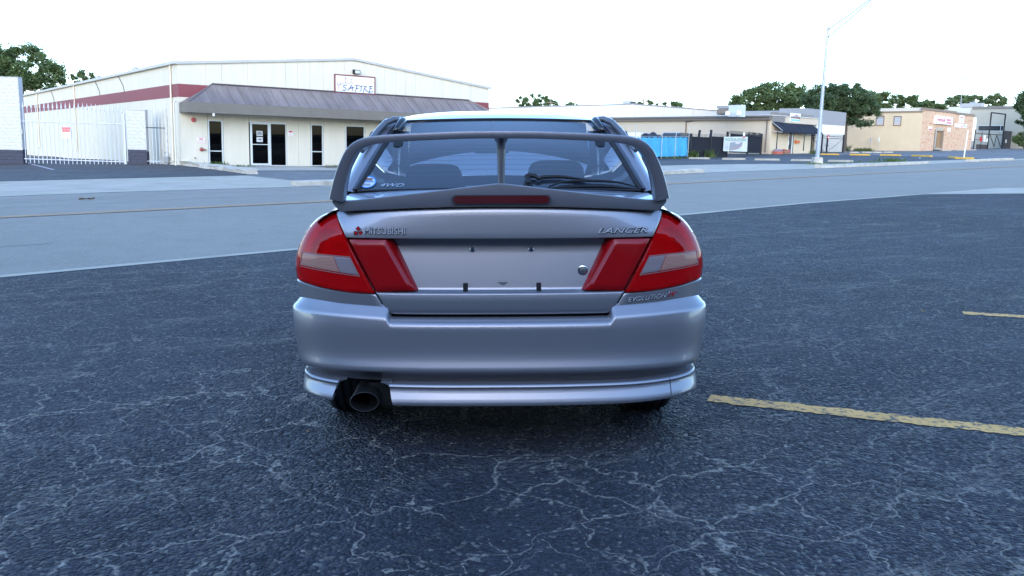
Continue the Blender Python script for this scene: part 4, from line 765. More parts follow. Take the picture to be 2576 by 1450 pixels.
tubeo('cross_beam', [(5, 0, 4.95), (10.4, 0, 4.95)], .09, DKMET, fg, seg=8); tubeo('top_rail', [(0, 0, 1.9), (10.4, 0, 1.95)], .05, DKMET, fg, seg=6); tubeo('top_rail', [(0, 0, 1.1), (5, 0, 1.1)], .03, DKMET, fg, seg=6); tubeo('gate_post', [(0, 0, -.3), (0, 0, 2.45)], .07, DKMET, fg, seg=6); tubeo('gate_post', [(2.4, 0, -.3), (2.4, 0, 2.3)], .04, DKMET, fg, seg=6)
for a, b in (((5.4, 1.9), (7.4, .2)), ((7.4, .2), (7.9, 1.9)), ((7.9, 1.9), (10.0, .2))): tubeo('brace', [(a[0], 0, a[1]), (b[0], 0, b[1])], .05, DKMET, fg, seg=6)
box('dark_screen', 10.5, 17, .0, .05, -.3, 2.6, mat('dark_slat_screen', (.06, .06, .065), .8), fg); box('lower_board', 1.2, 5, .1, .15, -.2, .45, mat('dark_slat_screen', (.06, .06, .065), .8), fg)
for x, w, h, c, lab in ((1.2, .9, .6, RED, 'red and white notice on the far yard gate'), (2.6, .75, .9, WHITE, 'white notice on the far yard gate'), (3.7, .5, .5, WHITE, 'smaller white notice on the far yard gate'), (10.9, .5, .5, WHITE, 'white notice right of the far yard gate post')):
    box('gate_notice', 0, w, -.03, 0, 0, h, c, None, loc=(*gpt(24+x, -2.8), 2.85+.85), rot=(0, 0, rad(41)), label=lab, cat='notice')
lathe('storage_tank', [(.36, -1.5), (.36, 1.55), (.3, 1.78), (.08, 1.85)], WHITE, None, 20, loc=(66.75, 120.2, 5.25), label='white upright tank beside the brick shop', cat='tank'); tubeo('tank_leg', [(0, 0, -2.9), (0, 0, -1.4)], .3, GALV, bpy.data.objects['storage_tank'], seg=8)
ru = empty('rooftop_unit', (72.6, 132., 9.2), 128, 'grey air conditioning unit on the far right roof', 'air conditioner'); box('unit_body', -1.6, 1.6, -.5, .5, -.1, .55, mat('ac_grey', (.42, .43, .43), .6), ru); box('unit_cap', -.5, .3, -.4, .4, .551, .75, GALV, ru)
tw = empty('radio_mast', (87.97, 164.96, gz(88, 165)), 0, 'distant thin radio mast with antennas above the trees', 'mast')
tubeo('mast', [(0, 0, 0), (0, 0, 14.2)], [.10, .05], GALV, tw, seg=6); tubeo('antenna_ring', [(-1., 0, 13.1), (1., 0, 13.1)], .05, GALV, tw, seg=6)
for k in (-.9, -.3, .3, .9): box('antenna_panel', k-.1, k+.1, -.1, .1, 12.6, 13.7, GALV, tw)
for x, y, h, lab in ((7.9, 146.3, 9.3, 'wooden utility pole behind the warehouse, left of its roof unit'), (23.5, 144.7, 9.95, 'wooden utility pole with crossarm right of the warehouse roof unit')):
    u = tubeo('utility_pole', [(0, 0, 0), (0, 0, h-gz(x, y))], [.16, .11], mat('old_wood', (.2, .17, .14), .9), None, seg=8, loc=(x, y, gz(x, y)), label=lab, cat='pole'); box('crossarm', -.75, .75, -.06, .06, h-gz(x, y)-.45, h-gz(x, y)-.33, MATS['old_wood'], u)
# ================================================================== TREES AND WEEDS
def leaf_mat(name, col):
    m = mat(name, col, .55, var=.55, vscale=.7, spec=.3); N, L = nodes_of(m); b = N['Principled BSDF']
    t = N.new('ShaderNodeBsdfTranslucent'); t.inputs[0].default_value = (col[0]*1.5, col[1]*1.7, col[2]*.9, 1); mx = N.new('ShaderNodeMixShader'); mx.inputs[0].default_value = .35
    L.new(b.outputs[0], mx.inputs[1]); L.new(t.outputs[0], mx.inputs[2]); L.new(mx.outputs[0], N['Material Output'].inputs[0]); return m
LEAF = [leaf_mat('oak_leaves', (.13, .18, .085)), leaf_mat('dark_oak_leaves', (.095, .14, .078)), leaf_mat('light_leaves', (.16, .21, .11))]
BARK = mat('bark', (.09, .075, .06), .95, var=.4, vscale=3, bump=.8, bscale=8, bdist=.05)
def tree(pos, blobs, lab, seed, lm=0, trunk=.28, leaf=.16, clumps=70, per=60, grp=None, trunk_top=None, lean=0.):
    """blobs: (dx, dy, z, rx, ry, rz) of the crown, relative to the foot"""
    r = random.Random(seed); t = empty('tree', (pos[0], pos[1], gz(*pos)), 0, lab, 'tree', grp); vols = [b[3]*b[4]*b[5] for b in blobs]; bm = bmesh.new(); tips = []
    vs = []; fs = []
    for k in range(int(clumps*1.7)):
        b = r.choices(blobs, vols)[0]
        while True:
            d = Vector((r.uniform(-1, 1), r.uniform(-1, 1), r.uniform(-1, 1)))
            if .25 < d.length < 1: break
        d = d.normalized()*d.length**.45; c = Vector((b[0]+d.x*b[3], b[1]+d.y*b[4], b[2]+d.z*b[5])); cr_ = r.uniform(.5, 1.1)*min(b[3], b[5])*.35; tips.append(c)
        for i in range(int(per*2.2)):
            o = Vector((r.gauss(0, .5), r.gauss(0, .5), r.gauss(0, .38)))*cr_; p = c+o; s = leaf*.62*r.uniform(.5, 1.4); q = Euler((r.uniform(-.9, .9), r.uniform(-.9, .9), r.uniform(0, 6.3))).to_matrix(); n0 = len(vs)
            for cc in ((-.5, -.9, 0), (.5, -.6, .12), (.35, .9, 0), (-.5, .6, -.12)): vs.append(p+q @ Vector(cc)*s)
            fs.append((n0, n0+1, n0+2, n0+3))
    obj('crown', vs, fs, LEAF[lm], t, kind='stuff')
    ztr = min(b[2]-b[5]*.3 for b in blobs) if trunk_top is None else trunk_top
    tubeo('trunk', [(0, 0, -.3), (lean*.3, 0, ztr*.4), (lean, 0, ztr)], [trunk*1.25, trunk, trunk*.8], BARK, t, seg=10)
    for k in range(min(16, len(tips))):
        c = tips[k*len(tips)//16] if len(tips) >= 16 else tips[k]; mid = Vector((lerp(lean, c.x, .45), c.y*.45, lerp(ztr, c.z, .55)))
        tubeo('limb', [(lean, 0, ztr-.15), mid, c], [trunk*.5, trunk*.28, trunk*.08], BARK, t, seg=6)
    return t
def zrel(pos, z): return z-gz(*pos)
p = (-62.5, 111.); tree(p, [(-3.5, 0, zrel(p, 9.2), 3.4, 3, 3.1), (.5, .5, zrel(p, 9.6), 3.4, 3, 2.8), (3.6, .5, zrel(p, 8.2), 2.0, 2, 2.2)], 'large leafy tree rising behind the white block wall at the left edge', 1, 0, .35, .26, 120, 60)
p = (-56., 114.); tree(p, [(0, 0, zrel(p, 8.7), 1.5, 1.2, 1.1)], 'small thin tree top behind the cream building roof', 2, 2, .14, .20, 22, 40)
p = (34., 107.); tree(p, [(-2.6, 0, zrel(p, 7.6), 2.8, 2.4, 1.6), (.8, 0, zrel(p, 8.5), 3.2, 2.6, 1.7), (3.8, .5, zrel(p, 7.8), 2.4, 2.2, 1.6), (0, 0, zrel(p, 6.6), 3.8, 2.5, 1.0)], 'broad oak spreading above the office roof, left of the light pole', 3, 0, .4, .24, 150, 60, 'roadside oaks')
p = (38.7, 95.2); tree(p, [(-2.6, 0, zrel(p, 7.3), 2.4, 2.2, 1.6), (-.2, -.3, zrel(p, 7.6), 2.6, 2.2, 1.5), (1.6, -.3, zrel(p, 6.2), 1.8, 1.8, 1.5), (-.8, 0, zrel(p, 6.2), 2.8, 2., 1.2)], 'dense dark oak standing between the grey parapet and the tan wall', 4, 1, .26, .22, 150, 64, 'roadside oaks', trunk_top=zrel(p, 5.2))
p = (53., 120.8); tree(p, [(-1.5, 0, zrel(p, 8.6), 1.8, 1.8, 1.7), (1.4, 0, zrel(p, 8.8), 2.4, 2, 1.4)], 'green tree behind the tan roof, next to the dark oak', 5, 0, .3, .24, 70, 50, 'trees behind the brick shop')
p = (58., 118.6); tree(p, [(-1.2, 0, zrel(p, 8.3), 2.2, 2, 1.3), (1.4, 0, zrel(p, 7.9), 1.9, 2, 1.2)], 'green tree behind the brick shop roof corner', 6, 0, .3, .24, 60, 50, 'trees behind the brick shop')
p = (93., 173.6); tree(p, [(-1.2, 0, zrel(p, 12.4), 2.3, 2, 1.5), (2., 0, zrel(p, 12.5), 2, 2, 1.4)], 'distant pale tree behind the far roofs, by the radio mast', 7, 2, .3, .30, 60, 40, 'distant trees at the far right')
p = (98., 171.); tree(p, [(0, 0, zrel(p, 12.6), 1.9, 1.8, 1.4)], 'distant pale tree right of the radio mast', 8, 2, .3, .30, 40, 40, 'distant trees at the far right')
p = (73.2, 116.3); tree(p, [(0, 0, zrel(p, 8.7), 2.6, 2, 2.2), (-.6, -.3, zrel(p, 6.9), 2.4, 2, 1.4), (1.5, 0, zrel(p, 6.), 2, 2, 1.4)], 'dense tree at the right edge beyond the yard gate', 9, 1, .3, .24, 90, 60)
p = (71.8, 116.); tree(p, [(0, 0, zrel(p, 4.1), 1.6, 1, .9)], 'low green bush under the tree at the right edge', 10, 0, .1, .2, 26, 60, trunk_top=.3)
for i, (x, z, rx, rz, lab) in enumerate(((5.6, 9.2, 4., 1.5, 'rounded tree top behind the warehouse, left of its roof unit'), (12.4, 8.6, 1.4, .8, 'tiny tree top behind the middle of the warehouse roof'), (26., 9., 2.1, 1.2, 'tree top behind the warehouse, right of its roof unit'), (30.4, 9.1, 2., 1.2, 'rightmost tree top behind the warehouse roof'))):
    p = (x, 155.5); tree(p, [(0, 0, zrel(p, z), rx, 2, rz), (rx*.45, 0, zrel(p, z-.5), rx*.6, 2, rz*.8)], lab, 20+i, 0, .25, .26, 46 if rx > 3 else 24, 50, 'trees behind the warehouse')
WEED = leaf_mat('weed_leaves', (.10, .14, .045))
def weeds(pos, w, h, n, lab, name='weed_clump', seed=0, m_=None, cat='weeds', spread=.5):
    r = random.Random(seed); vs = []; fs = []
    for i in range(n):
        x, y = r.gauss(0, w*.4), r.gauss(0, w*.3); a = r.uniform(0, 6.3); hh = h*r.uniform(.4, 1.1); dx, dy = math.cos(a)*hh*spread, math.sin(a)*hh*spread; s = .012+.02*h; n0 = len(vs)
        for k, (t_, ww) in enumerate(((0, 1), (.5, 1.2), (1, .1))):
            vs += [(x+dx*t_**2-math.sin(a)*s*ww, y+dy*t_**2+math.cos(a)*s*ww, hh*t_*(1-.15*t_)), (x+dx*t_**2+math.sin(a)*s*ww, y+dy*t_**2-math.cos(a)*s*ww, hh*t_*(1-.15*t_))]
        fs += [(n0, n0+1, n0+3, n0+2), (n0+2, n0+3, n0+5, n0+4)]
    return obj(name, vs, fs, m_ or WEED, None, loc=(pos[0], pos[1], gz(*pos)+.01), label=lab, cat=cat, kind='stuff')
for i, (p, w, h, n, lab) in enumerate((((14.05, 60.7), .5, .75, 70, 'tall weeds between the blue tarp and the black fence'), ((15.6, 61.8), .5, .75, 70, 'tall weeds in front of the black fence below the banner edge'), ((12.3, 58.4), 1.1, .22, 110, 'low weeds at the foot of the blue tarp'), ((17.0, 43.2), 1.2, .14, 90, 'low grass tuft left of the light pole base'), ((18.9, 44.1), 2.2, .14, 90, 'long strip of grass right of the light pole base'), ((21.2, 46.6), 1.2, .15, 80, 'sparse grass on the kerb beyond the light pole'), ((23.3, 48.3), .9, .3, 150, 'pale grass tuft at the lot entrance'), ((-21.0, 50.6), 1.4, .35, 260, 'green weeds around the gas meter'), ((-15.4, 43.6), .7, .30, 120, 'green weeds under the narrow left window'), ((-14.1, 43.2), 1.3, .12, 120, 'low weeds along the walk left of the entrance'), ((-9.2, 47.0), 1.2, .16, 160, 'low weeds on the walk right of the second window'), ((41.3, 97.3), .7, .5, 120, 'rounded grass clump before the tan side wall'), ((42.3, 97.2), .7, .5, 120, 'second grass clump before the tan side wall'), ((29.0, 77.2), .5, .5, 60, 'small weed at the right end of the office'))): weeds(p, w, h, n, lab, seed=30+i)
weeds((40.3, 98.5), .5, .9, 60, 'spiky dark yucca between the iron gate and the tan wall', 'yucca', 77, LEAF[1], 'plant', .9)
# litter
LF = mat('dry_leaf', (.30, .17, .06), .8, var=.3, vscale=40)
def litter(name, x, y, sx, sy, lab, m_, seed, cat='leaf', curl=.3):
    r = random.Random(seed); n_ = 7; a = r.uniform(0, 6.3); vs = [(0, 0, .004+curl*sx*.2)]; 
    for k in range(n_*2): t_ = math.pi*k/n_; q = (1 if k % 2 else .8); u, v = sx*math.cos(t_)*q, sy*math.sin(t_)*q; vs.append((u*math.cos(a)-v*math.sin(a), u*math.sin(a)+v*math.cos(a), .003+abs(r.uniform(0, curl*sx))))
    return obj(name, vs, [(0, 1+k, 1+(k+1) % (2*n_)) for k in range(2*n_)], m_, None, loc=(x, y, gz(x, y)+.012), label=lab, cat=cat)
litter('branch_litter', -9.34, 16.04, .20, .035, 'brown dead branch debris lying on the far lane', mat('dead_branch', (.13, .085, .045), .9), 1, 'debris')
for i, (x, y, lab) in enumerate(((-1.02, -1.22, 'yellow dry leaf at the bottom left of the asphalt'), (-.62, -1.28, 'small yellow leaf left of bottom centre on the asphalt'), (-.86, .30, 'orange dry leaf beside the left rear tyre'), (3.25, 3.0, 'curled brown leaf before the end of the upper parking line'), (1.02, -1.15, 'tiny yellow leaf at the bottom right of centre'), (-1.2, -1.12, 'dark clod on the asphalt at lower left'))):
    litter('dry_leaf', x, y, .011 if i != 3 else .03, .006 if i != 3 else .012, lab, LF if 'dark' not in lab else DKMET, 10+i)
# ================================================================== BEHIND THE CAMERA: unseen building added to shade the lot and darken reflections, and trees
ws = empty('shade_building', (-30, -14.5, gz(0, -14)-.6), 3, 'long two-storey brown building added behind the camera to shade the car, mirrored in its paint', 'building')
WB = mat('shade_building_wall', (.10, .085, .075), .85, var=.15, vscale=.6)
box('front_wall', 0, 60, -8, 0, -.5, 7.4, WB, ws); box('roof', -.5, 60.5, -8.4, .6, 7.4, 7.7, mat('dark_roofing', (.05, .05, .055), .8), ws)
for i in range(6):
    d = box('roller_door', 3+8*i, 6.6+8*i, .0, .05, 0, 3.4, mat('grey_roller', (.16, .165, .17), .5, .3), ws)
    for k in range(8): box('door_rib', 3.02+8*i, 6.58+8*i, .051, .07, .2+.4*k, .26+.4*k, MATS['grey_roller'], d)
for i, (x, y, h) in enumerate(((-16, -11.5, 6.5), (-10, -11, 5.6), (-22, -11, 7.), (15, -10.5, 6.2), (22, -10, 6.8))):
    tree((x, y), [(-.8, 0, h-1.8, 2.2, 2, 1.8), (1.2, .3, h-2.2, 2., 2, 1.5)], 'tree in front of the added shade building, %s' % ('second from the left end', 'third from the left end', 'at the left end', 'left one of the right pair', 'right one of the right pair')[i], 60+i, 1, .22, .3, 50, 40, 'trees before the added shade building')
# ================================================================== THE CAR
def paint_mat():
    m = mat('silver_lilac_paint', (.335, .335, .368), .34, .70, 1.)
    N, L = nodes_of(m); b = N['Principled BSDF']
    b.inputs['Roughness'].default_value = .38
    return m
PAINT = paint_mat()
WINGP = mat('grey_wing_paint', (.21, .212, .24), .38, .6, .35)
BLACK = mat('black_rubber', (.012, .012, .014), .6, bump=.2, bscale=200, bdist=.001)
SEAL = mat('dark_body_cavity', (.008, .008, .01), .7)
CHROME = mat('chrome', (.75, .76, .78), .12, 1.)
DARKPL = mat('dark_plastic', (.02, .02, .024), .45)
SEATM = mat('seat_cloth', (.03, .032, .045), .9, var=.2, vscale=60)
def lens_mat(name, dif, tr, mixf):
    """clear moulded lamp lens: tinted see-through plastic with some body colour, glossy skin"""
    m = bpy.data.materials.new(name); m.use_nodes = True; N, L = nodes_of(m); N.remove(N['Principled BSDF'])
    d = N.new('ShaderNodeBsdfDiffuse'); d.inputs[0].default_value = (*dif, 1)
    t = N.new('ShaderNodeBsdfTransparent'); t.inputs[0].default_value = (*tr, 1); mx = N.new('ShaderNodeMixShader'); mx.inputs[0].default_value = mixf
    tc = N.new('ShaderNodeTexCoord'); wv = N.new('ShaderNodeTexWave'); wv.bands_direction = 'Z'; wv.inputs['Scale'].default_value = 55
    L.new(tc.outputs['Object'], wv.inputs['Vector']); bp = N.new('ShaderNodeBump'); bp.inputs['Strength'].default_value = .5; bp.inputs['Distance'].default_value = .003
    L.new(wv.outputs[0], bp.inputs['Height']); L.new(bp.outputs[0], d.inputs['Normal'])
    g = N.new('ShaderNodeBsdfGlossy'); g.inputs['Roughness'].default_value = .03; fr = N.new('ShaderNodeFresnel'); fr.inputs[0].default_value = 1.45; m2 = N.new('ShaderNodeMixShader')
    L.new(d.outputs[0], mx.inputs[1]); L.new(t.outputs[0], mx.inputs[2]); L.new(fr.outputs[0], m2.inputs[0]); L.new(mx.outputs[0], m2.inputs[1]); L.new(g.outputs[0], m2.inputs[2]); L.new(m2.outputs[0], N['Material Output'].inputs[0]); return m
REDL = lens_mat('red_lamp_lens', (.78, .004, .007), (.98, .02, .025), .45)
ORANGEL = lens_mat('smoked_amber_lens', (.66, .40, .32), (.95, .6, .5), .36)
CLEARL = lens_mat('clear_lamp_lens', (.50, .52, .55), (.9, .92, .95), .5)
REDG = mat('red_garnish', (.36, .003, .006), .3, 0, .5, spec=.25)
BRAKEL = mat('dark_red_brake_lens', (.10, .004, .008), .15, 0, .8)

car = empty('car', (0.02, 0, gz(.02, 0)), 0, 'silver lilac four-door sports sedan with a tall rear wing, parked in the asphalt lot', 'car')
_z = Vector((-.027, -.007, 1)).normalized(); _y = Vector((-math.sin(rad(.4)), math.cos(rad(.4)), 0)); _y = (_y-_z*_y.dot(_z)).normalized(); _x = _y.cross(_z)
car.matrix_world = Matrix(((_x.x, _y.x, _z.x, .02), (_x.y, _y.y, _z.y, 0), (_x.z, _y.z, _z.z, gz(.02, 0)), (0, 0, 0, 1)))

NE, DC = 2.6, .26
wbody = cspline([.25, .55, .64, .73, .776, .82, .855, .89, .93, .965, .99, 1.005, 1.014], [v*1.018 for v in (.84, .85, .858, .868, .872, .868, .857, .842, .819, .792, .762, .73, .70)])
ybody = cspline([.3, .6, .69, .92, .98, 1.014], [.06, .045, .045, .048, .056, .068])
wbump = cspline([.20, .24, .30, .325, .35, .367, .42, .476, .559, .60, .63, .66], [v*1.018 for v in (.842, .845, .842, .834, .840, .850, .867, .878, .886, .887, .880, .87)])
ybump = cspline([.318, .330, .345, .360, .368, .376, .398, .425, .46, .56, .60, .63, .66], [.050, .042, .026, .004, -.013, -.0205, -.014, -.005, 0, .005, .011, .017, .021])
def corner(x, w): return DC*(1-max(0., 1-min(1., abs(x)/w)**NE)**(1/NE))
def q_of(x, z, wf): return math.copysign(math.asin(min(1., (abs(x)/wf(z))**(NE/2)))*2/math.pi, x)
def surf0(q, z, wf, yf):
    a = abs(q); w = wf(z); y0 = yf(z)
    if a <= 1: th = a*math.pi/2; x = w*math.sin(th)**(2/NE); y = y0+DC*(1-max(0., math.cos(th))**(2/NE))
    else: x = w; y = y0+DC+(a-1)
    return Vector((math.copysign(x, q), y, z))
def surf(q, z, off, wf, yf):
    e = 2e-3; s = 1. if q >= 0 else -1.
    dq = surf0(q+s*e, z, wf, yf)-surf0(q-s*e if abs(q) > e else q, z, wf, yf); dz = surf0(q, z+e, wf, yf)-surf0(q, z-e, wf, yf)
    n = dq.cross(dz)*s
    return surf0(q, z, wf, yf)+n.normalized()*off
def pl(pts):
    d = [0.]
    for a, b in zip(pts[:-1], pts[1:]): d.append(d[-1]+math.dist(a, b))
    T = [x/d[-1] for x in d]
    fx = [p[0] for p in pts]; fz = [p[1] for p in pts]
    return lambda t: (float(np.interp(t, T, fx)), float(np.interp(t, T, fz)))
def smooth_pl(pts, n=40):
    d = [0.]
    for a, b in zip(pts[:-1], pts[1:]): d.append(d[-1]+math.dist(a, b))
    f, g = cspline(d, [p[0] for p in pts]), cspline(d, [p[1] for p in pts])
    return pl([(f(d[-1]*i/n), g(d[-1]*i/n)) for i in range(n+1)])
def to_q(f, wf, n=48):
    out = []
    for i in range(n+1):
        x, z = f(i/n); out.append((q_of(x, z, wf) if abs(x) < 5 else x-10, z))
    T = [i/n for i in range(n+1)]
    return lambda t: (float(np.interp(t, T, [o[0] for o in out])), float(np.interp(t, T, [o[1] for o in out])))
def coons(bot, top, left, right, us, vs):
    P00, P10, P01, P11 = bot(0), bot(1), top(0), top(1); g = []
    for v in vs:
        r = []
        for u in us:
            r.append(tuple((1-v)*bot(u)[k]+v*top(u)[k]+(1-u)*left(v)[k]+u*right(v)[k]-((1-u)*(1-v)*P00[k]+u*(1-v)*P10[k]+(1-u)*v*P01[k]+u*v*P11[k]) for k in (0, 1)))
        g.append(r)
    return g
def ed(n, e=.012): return [0, e]+[e+(1-2*e)*i/n for i in range(1, n)]+[1-e, 1]
def grid_mesh(name, P, m, parent, skirt=None, sharp=40, smooth=True, tri=None):
    """P[v][u] points; skirt[v][u] for the turned-in edge"""
    bm = bmesh.new(); nv, nu = len(P), len(P[0]); V = [[bm.verts.new(p) for p in r] for r in P]
    for i in range(nv-1):
        for j in range(nu-1):
            try: bm.faces.new((V[i][j], V[i][j+1], V[i+1][j+1], V[i+1][j]))
            except ValueError: pass
    if skirt:
        loop = [(0, j) for j in range(nu)]+[(i, nu-1) for i in range(1, nv)]+[(nv-1, j) for j in range(nu-2, -1, -1)]+[(i, 0) for i in range(nv-2, 0, -1)]
        S = {ij: bm.verts.new(skirt(*ij)) for ij in loop}
        for a, b in zip(loop, loop[1:]+loop[:1]):
            bm.faces.new((V[a[0]][a[1]], V[b[0]][b[1]], S[b], S[a]))
    bmesh.ops.remove_doubles(bm, verts=bm.verts, dist=2e-5)
    bmesh.ops.dissolve_degenerate(bm, edges=bm.edges, dist=1e-5)
    return bobj(name, bm, m, parent, smooth=smooth, sharp=sharp)
def panel(name, G, wf, yf, off, m, parent, depth=.018, round_=.003, sg=1):
    nv, nu = len(G), len(G[0])
    def o(i, j): return off-(round_ if i in (0, nv-1) or j in (0, nu-1) else 0)
    def P(q, z, of): p = surf(q, z, of, wf, yf); p.x *= sg; return p
    pts = [[P(*G[i][j], o(i, j)) for j in range(nu)] for i in range(nv)]
    return grid_mesh(name, pts, m, parent, skirt=lambda i, j: P(*G[i][j], off-depth))
# dark inner shell behind the shut lines
G = [[(-1+2*j/40, .30+.70*i/14) for j in range(41)] for i in range(15)]
grid_mesh('inner_shell', [[surf(q, z, -.024-.078*smoothstep(.68, .70, z)*smoothstep(.93, .91, z)*(abs(q) < .62), wbody, ybody) for q, z in r] for r in G], SEAL, car)
# ------------------------------------------------------------------ lamps and quarter panels (both sides)
L_IN = pl([(.521, .690), (.687, 1.009)])
L_OUT = smooth_pl([(x*(1+.018*smoothstep(.69, .74, x)), z) for x, z in ((.862, .727), (.866, .776), (.862, .82), (.851, .855), (.834, .89), (.810, .93), (.782, .965), (.750, .99), (.714, 1.004), (.6885, 1.0095))])
L_BOT = smooth_pl([(.521, .690), (.596, .692), (.682, .699), (.768, .710), (.83, .721), (.862*1.018, .727)])
L_TOP = pl([(.687, 1.009), (.6885, 1.0095)])
for sg, nm in ((-1, 'left'), (1, 'right')):
    U, V = ed(22), ed(22)
    G = coons(to_q(L_BOT, wbody), to_q(L_TOP, wbody), to_q(L_IN, wbody), to_q(L_OUT, wbody), U, V)
    lamp = panel('tail_lamp', G, wbody, ybody, .004, REDL, car, depth=.03, sg=sg)
    lamp['label'] = 'red wrap-around tail lamp with a pale strip, on the %s' % nm
    hs = [[surf(q, z, -.016-.018*math.sin(math.pi*u)*math.sin(math.pi*v), wbody, ybody) for (q, z), u in zip(r, U)] for r, v in zip(G, V)]
    for r in hs:
        for p in r: p.x *= sg
    grid_mesh('reflector_bowl', hs, mat('lamp_reflector', (.85, .85, .87), .40, .35), lamp)
    for bxx, bz, br_ in ((.70, .90, .024), (.75, .745, .018), (.62, .80, .014), (.76, .815, .016)):
        bp_ = surf(q_of(bxx, bz, wbody), bz, -.020, wbody, ybody); lathe('bulb', [(br_*.3, .012), (br_, .006), (br_, 0), (br_*.8, -.008), (br_*.3, -.012)], mat('bulb_glass', (.85, .82, .78), .15), lamp, 14, loc=(sg*bp_.x, bp_.y, bp_.z), axis='Y')
    # indicator strip, amber outside and clear inside
    for nm2, pts, mm in (('indicator_lens', [(.667, .776), (.842, .795), (.831, .846), (.694, .841)], ORANGEL), ('reversing_lens', [(.584, .766), (.664, .7755), (.691, .8405), (.620, .836)], CLEARL)):
        a, b, c, d = pts; U2, V2 = ed(14, .03), ed(8, .05)
        G2 = coons(to_q(pl([a, b]), wbody), to_q(pl([d, c]), wbody), to_q(pl([a, d]), wbody), to_q(pl([b, c]), wbody), U2, V2)
        panel(nm2, G2, wbody, ybody, .0065, mm, lamp, depth=.006, round_=.0012, sg=sg)
    # thin bright rim of the strip
    rim = [(.580, .761), (.843, .790), (.836, .850), (.619, .840), (.580, .761)]
    pts = []
    for a, b in zip(rim[:-1], rim[1:]):
        for i in range(12):
            x, z = lerp(a[0], b[0], i/12), lerp(a[1], b[1], i/12); p = surf(q_of(x, z, wbody), z, .0065, wbody, ybody); p.x *= sg; pts.append(p)
    pts.append(pts[0]); tubeo('strip_rim', pts, .0013, mat('pale_lens_rim', (.30, .22, .22), .4), lamp, seg=6)
    # quarter panel: below the lamp and round the corner
    bot = pl([(.479, .620), (.60, .626), (.72, .632), (.85, .641)])
    qb = to_q(bot, wbody)
    bot2 = lambda t: (lerp(qb(0)[0], 1.0, t), float(np.interp(lerp(qb(0)[0], 1., t), [qb(k/20)[0] for k in range(21)]+[1.], [qb(k/20)[1] for k in range(21)]+[.643])))
    qt = to_q(L_BOT, wbody)
    top2 = lambda t: (lerp(qt(0)[0]-.004, 1.0, t), float(np.interp(lerp(qt(0)[0], 1., t), [qt(k/20)[0] for k in range(21)]+[1.], [qt(k/20)[1]-.005 for k in range(21)]+[.727])))
    lf = to_q(pl([(.479, .620), (.5155, .685)]), wbody)
    G = coons(bot2, top2, lambda t: (lerp(bot2(0)[0], top2(0)[0], t), lerp(bot2(0)[1], top2(0)[1], t)), lambda t: (1., lerp(.643, .727, t)), ed(30, .006), ed(6, .04))
    panel('quarter_panel', G, wbody, ybody, .002, PAINT, car, depth=.02, sg=sg)
    qo = to_q(L_OUT, wbody)
    G = coons(lambda t: (lerp(qo(0)[0]+.004, 1., t), .727), lambda t: (lerp(qo(1)[0]+.004, 1., t), 1.012), lambda t: (qo(t)[0]+.006, lerp(.727, 1.012, t*0+((qo(t)[1]-.727)/.2825))), lambda t: (1., lerp(.727, 1.012, t)), [i/10 for i in range(11)], [i/24 for i in range(25)])
    pts = [[surf(q, z, .003, wbody, ybody) for q, z in r] for r in G]
    for r in pts:
        for p in r: p.x *= sg
    grid_mesh('quarter_panel', pts, PAINT, car)
# ------------------------------------------------------------------ boot lid
def deck_z(x, y): return lerp(1.022, 1.074, max(0., min(1., (y-.06)/.41)))+.026*(1-(x/.70)**2)
def lid_x(z):
    if z >= 1.008: return .682
    if z >= .690: return .515+(z-.690)*.525
    if z >= .612: return lerp(.466, .512, (z-.612)/.078)
    return lerp(.43, .466, math.sqrt(max(0., (z-.602)/.010)))
rows = [(1.020, .066, 1), (1.016, .059, 1), (1.008, .055, 1), (.99, .051, .8), (.965, .047, .5), (.94, .0435, .25), (.926, .042, .1), (.9205, .0425, 0), (.918, .046, 0), (.9165, .056, 0), (.915, .085, 0), (.910, .112, 0), (.89, .116, 0), (.85, .106, 0), (.80, .0945, 0), (.75, .083, 0), (.715, .0752, 0), (.705, .073, 0), (.701, .070, 0), (.698, .060, 0), (.694, .048, 0), (.6905, .0435, 0), (.687, .042, 0), (.66, .041, 0), (.63, .041, 0), (.612, .043, 0), (.606, .046, 0), (.602, .052, 0), (.602, .075, 0)]
us = [-1, -.992]+[-.98+1.96*i/44 for i in range(45)]+[.992, 1]; P = []
for y in (.50, .40, .30, .22, .15, .11):
    P.append([Vector((u*.684, y+corner(u*.684, .80)*max(0, 1-(y-.08)*3), deck_z(u*.684, y))) for u in us])
for z, y, c in rows:
    r = []
    for u in us:
        x = u*lid_x(z); zz = z+c*(deck_z(x, .06)-1.022)
        yy = y+corner(x, wbody(min(z, 1.0))+.01)+(.004 if abs(u) == 1 else 0); r.append(Vector((x, yy, zz)))
    P.append(r)
lid = grid_mesh('boot_lid', P, PAINT, car, sharp=50)
def sk(i, j): p = P[i][j].copy(); p.y += .02; return p
bm = bmesh.new()
for j in (0, len(us)-1):
    for i in range(6, len(P)-1):
        a, b = P[i][j], P[i+1][j]; bm.faces.new([bm.verts.new(p) for p in (a, b, b+Vector((0, .02, 0)), a+Vector((0, .02, 0)))])
bobj('lid_edge', bm, PAINT, lid)
def lid_y(x, z):
    zs = [r[0] for r in rows[6:]][::-1]; ys = [r[1] for r in rows[6:]][::-1]
    return float(np.interp(z, zs, ys))+corner(x, wbody(min(z, 1.))+.01)
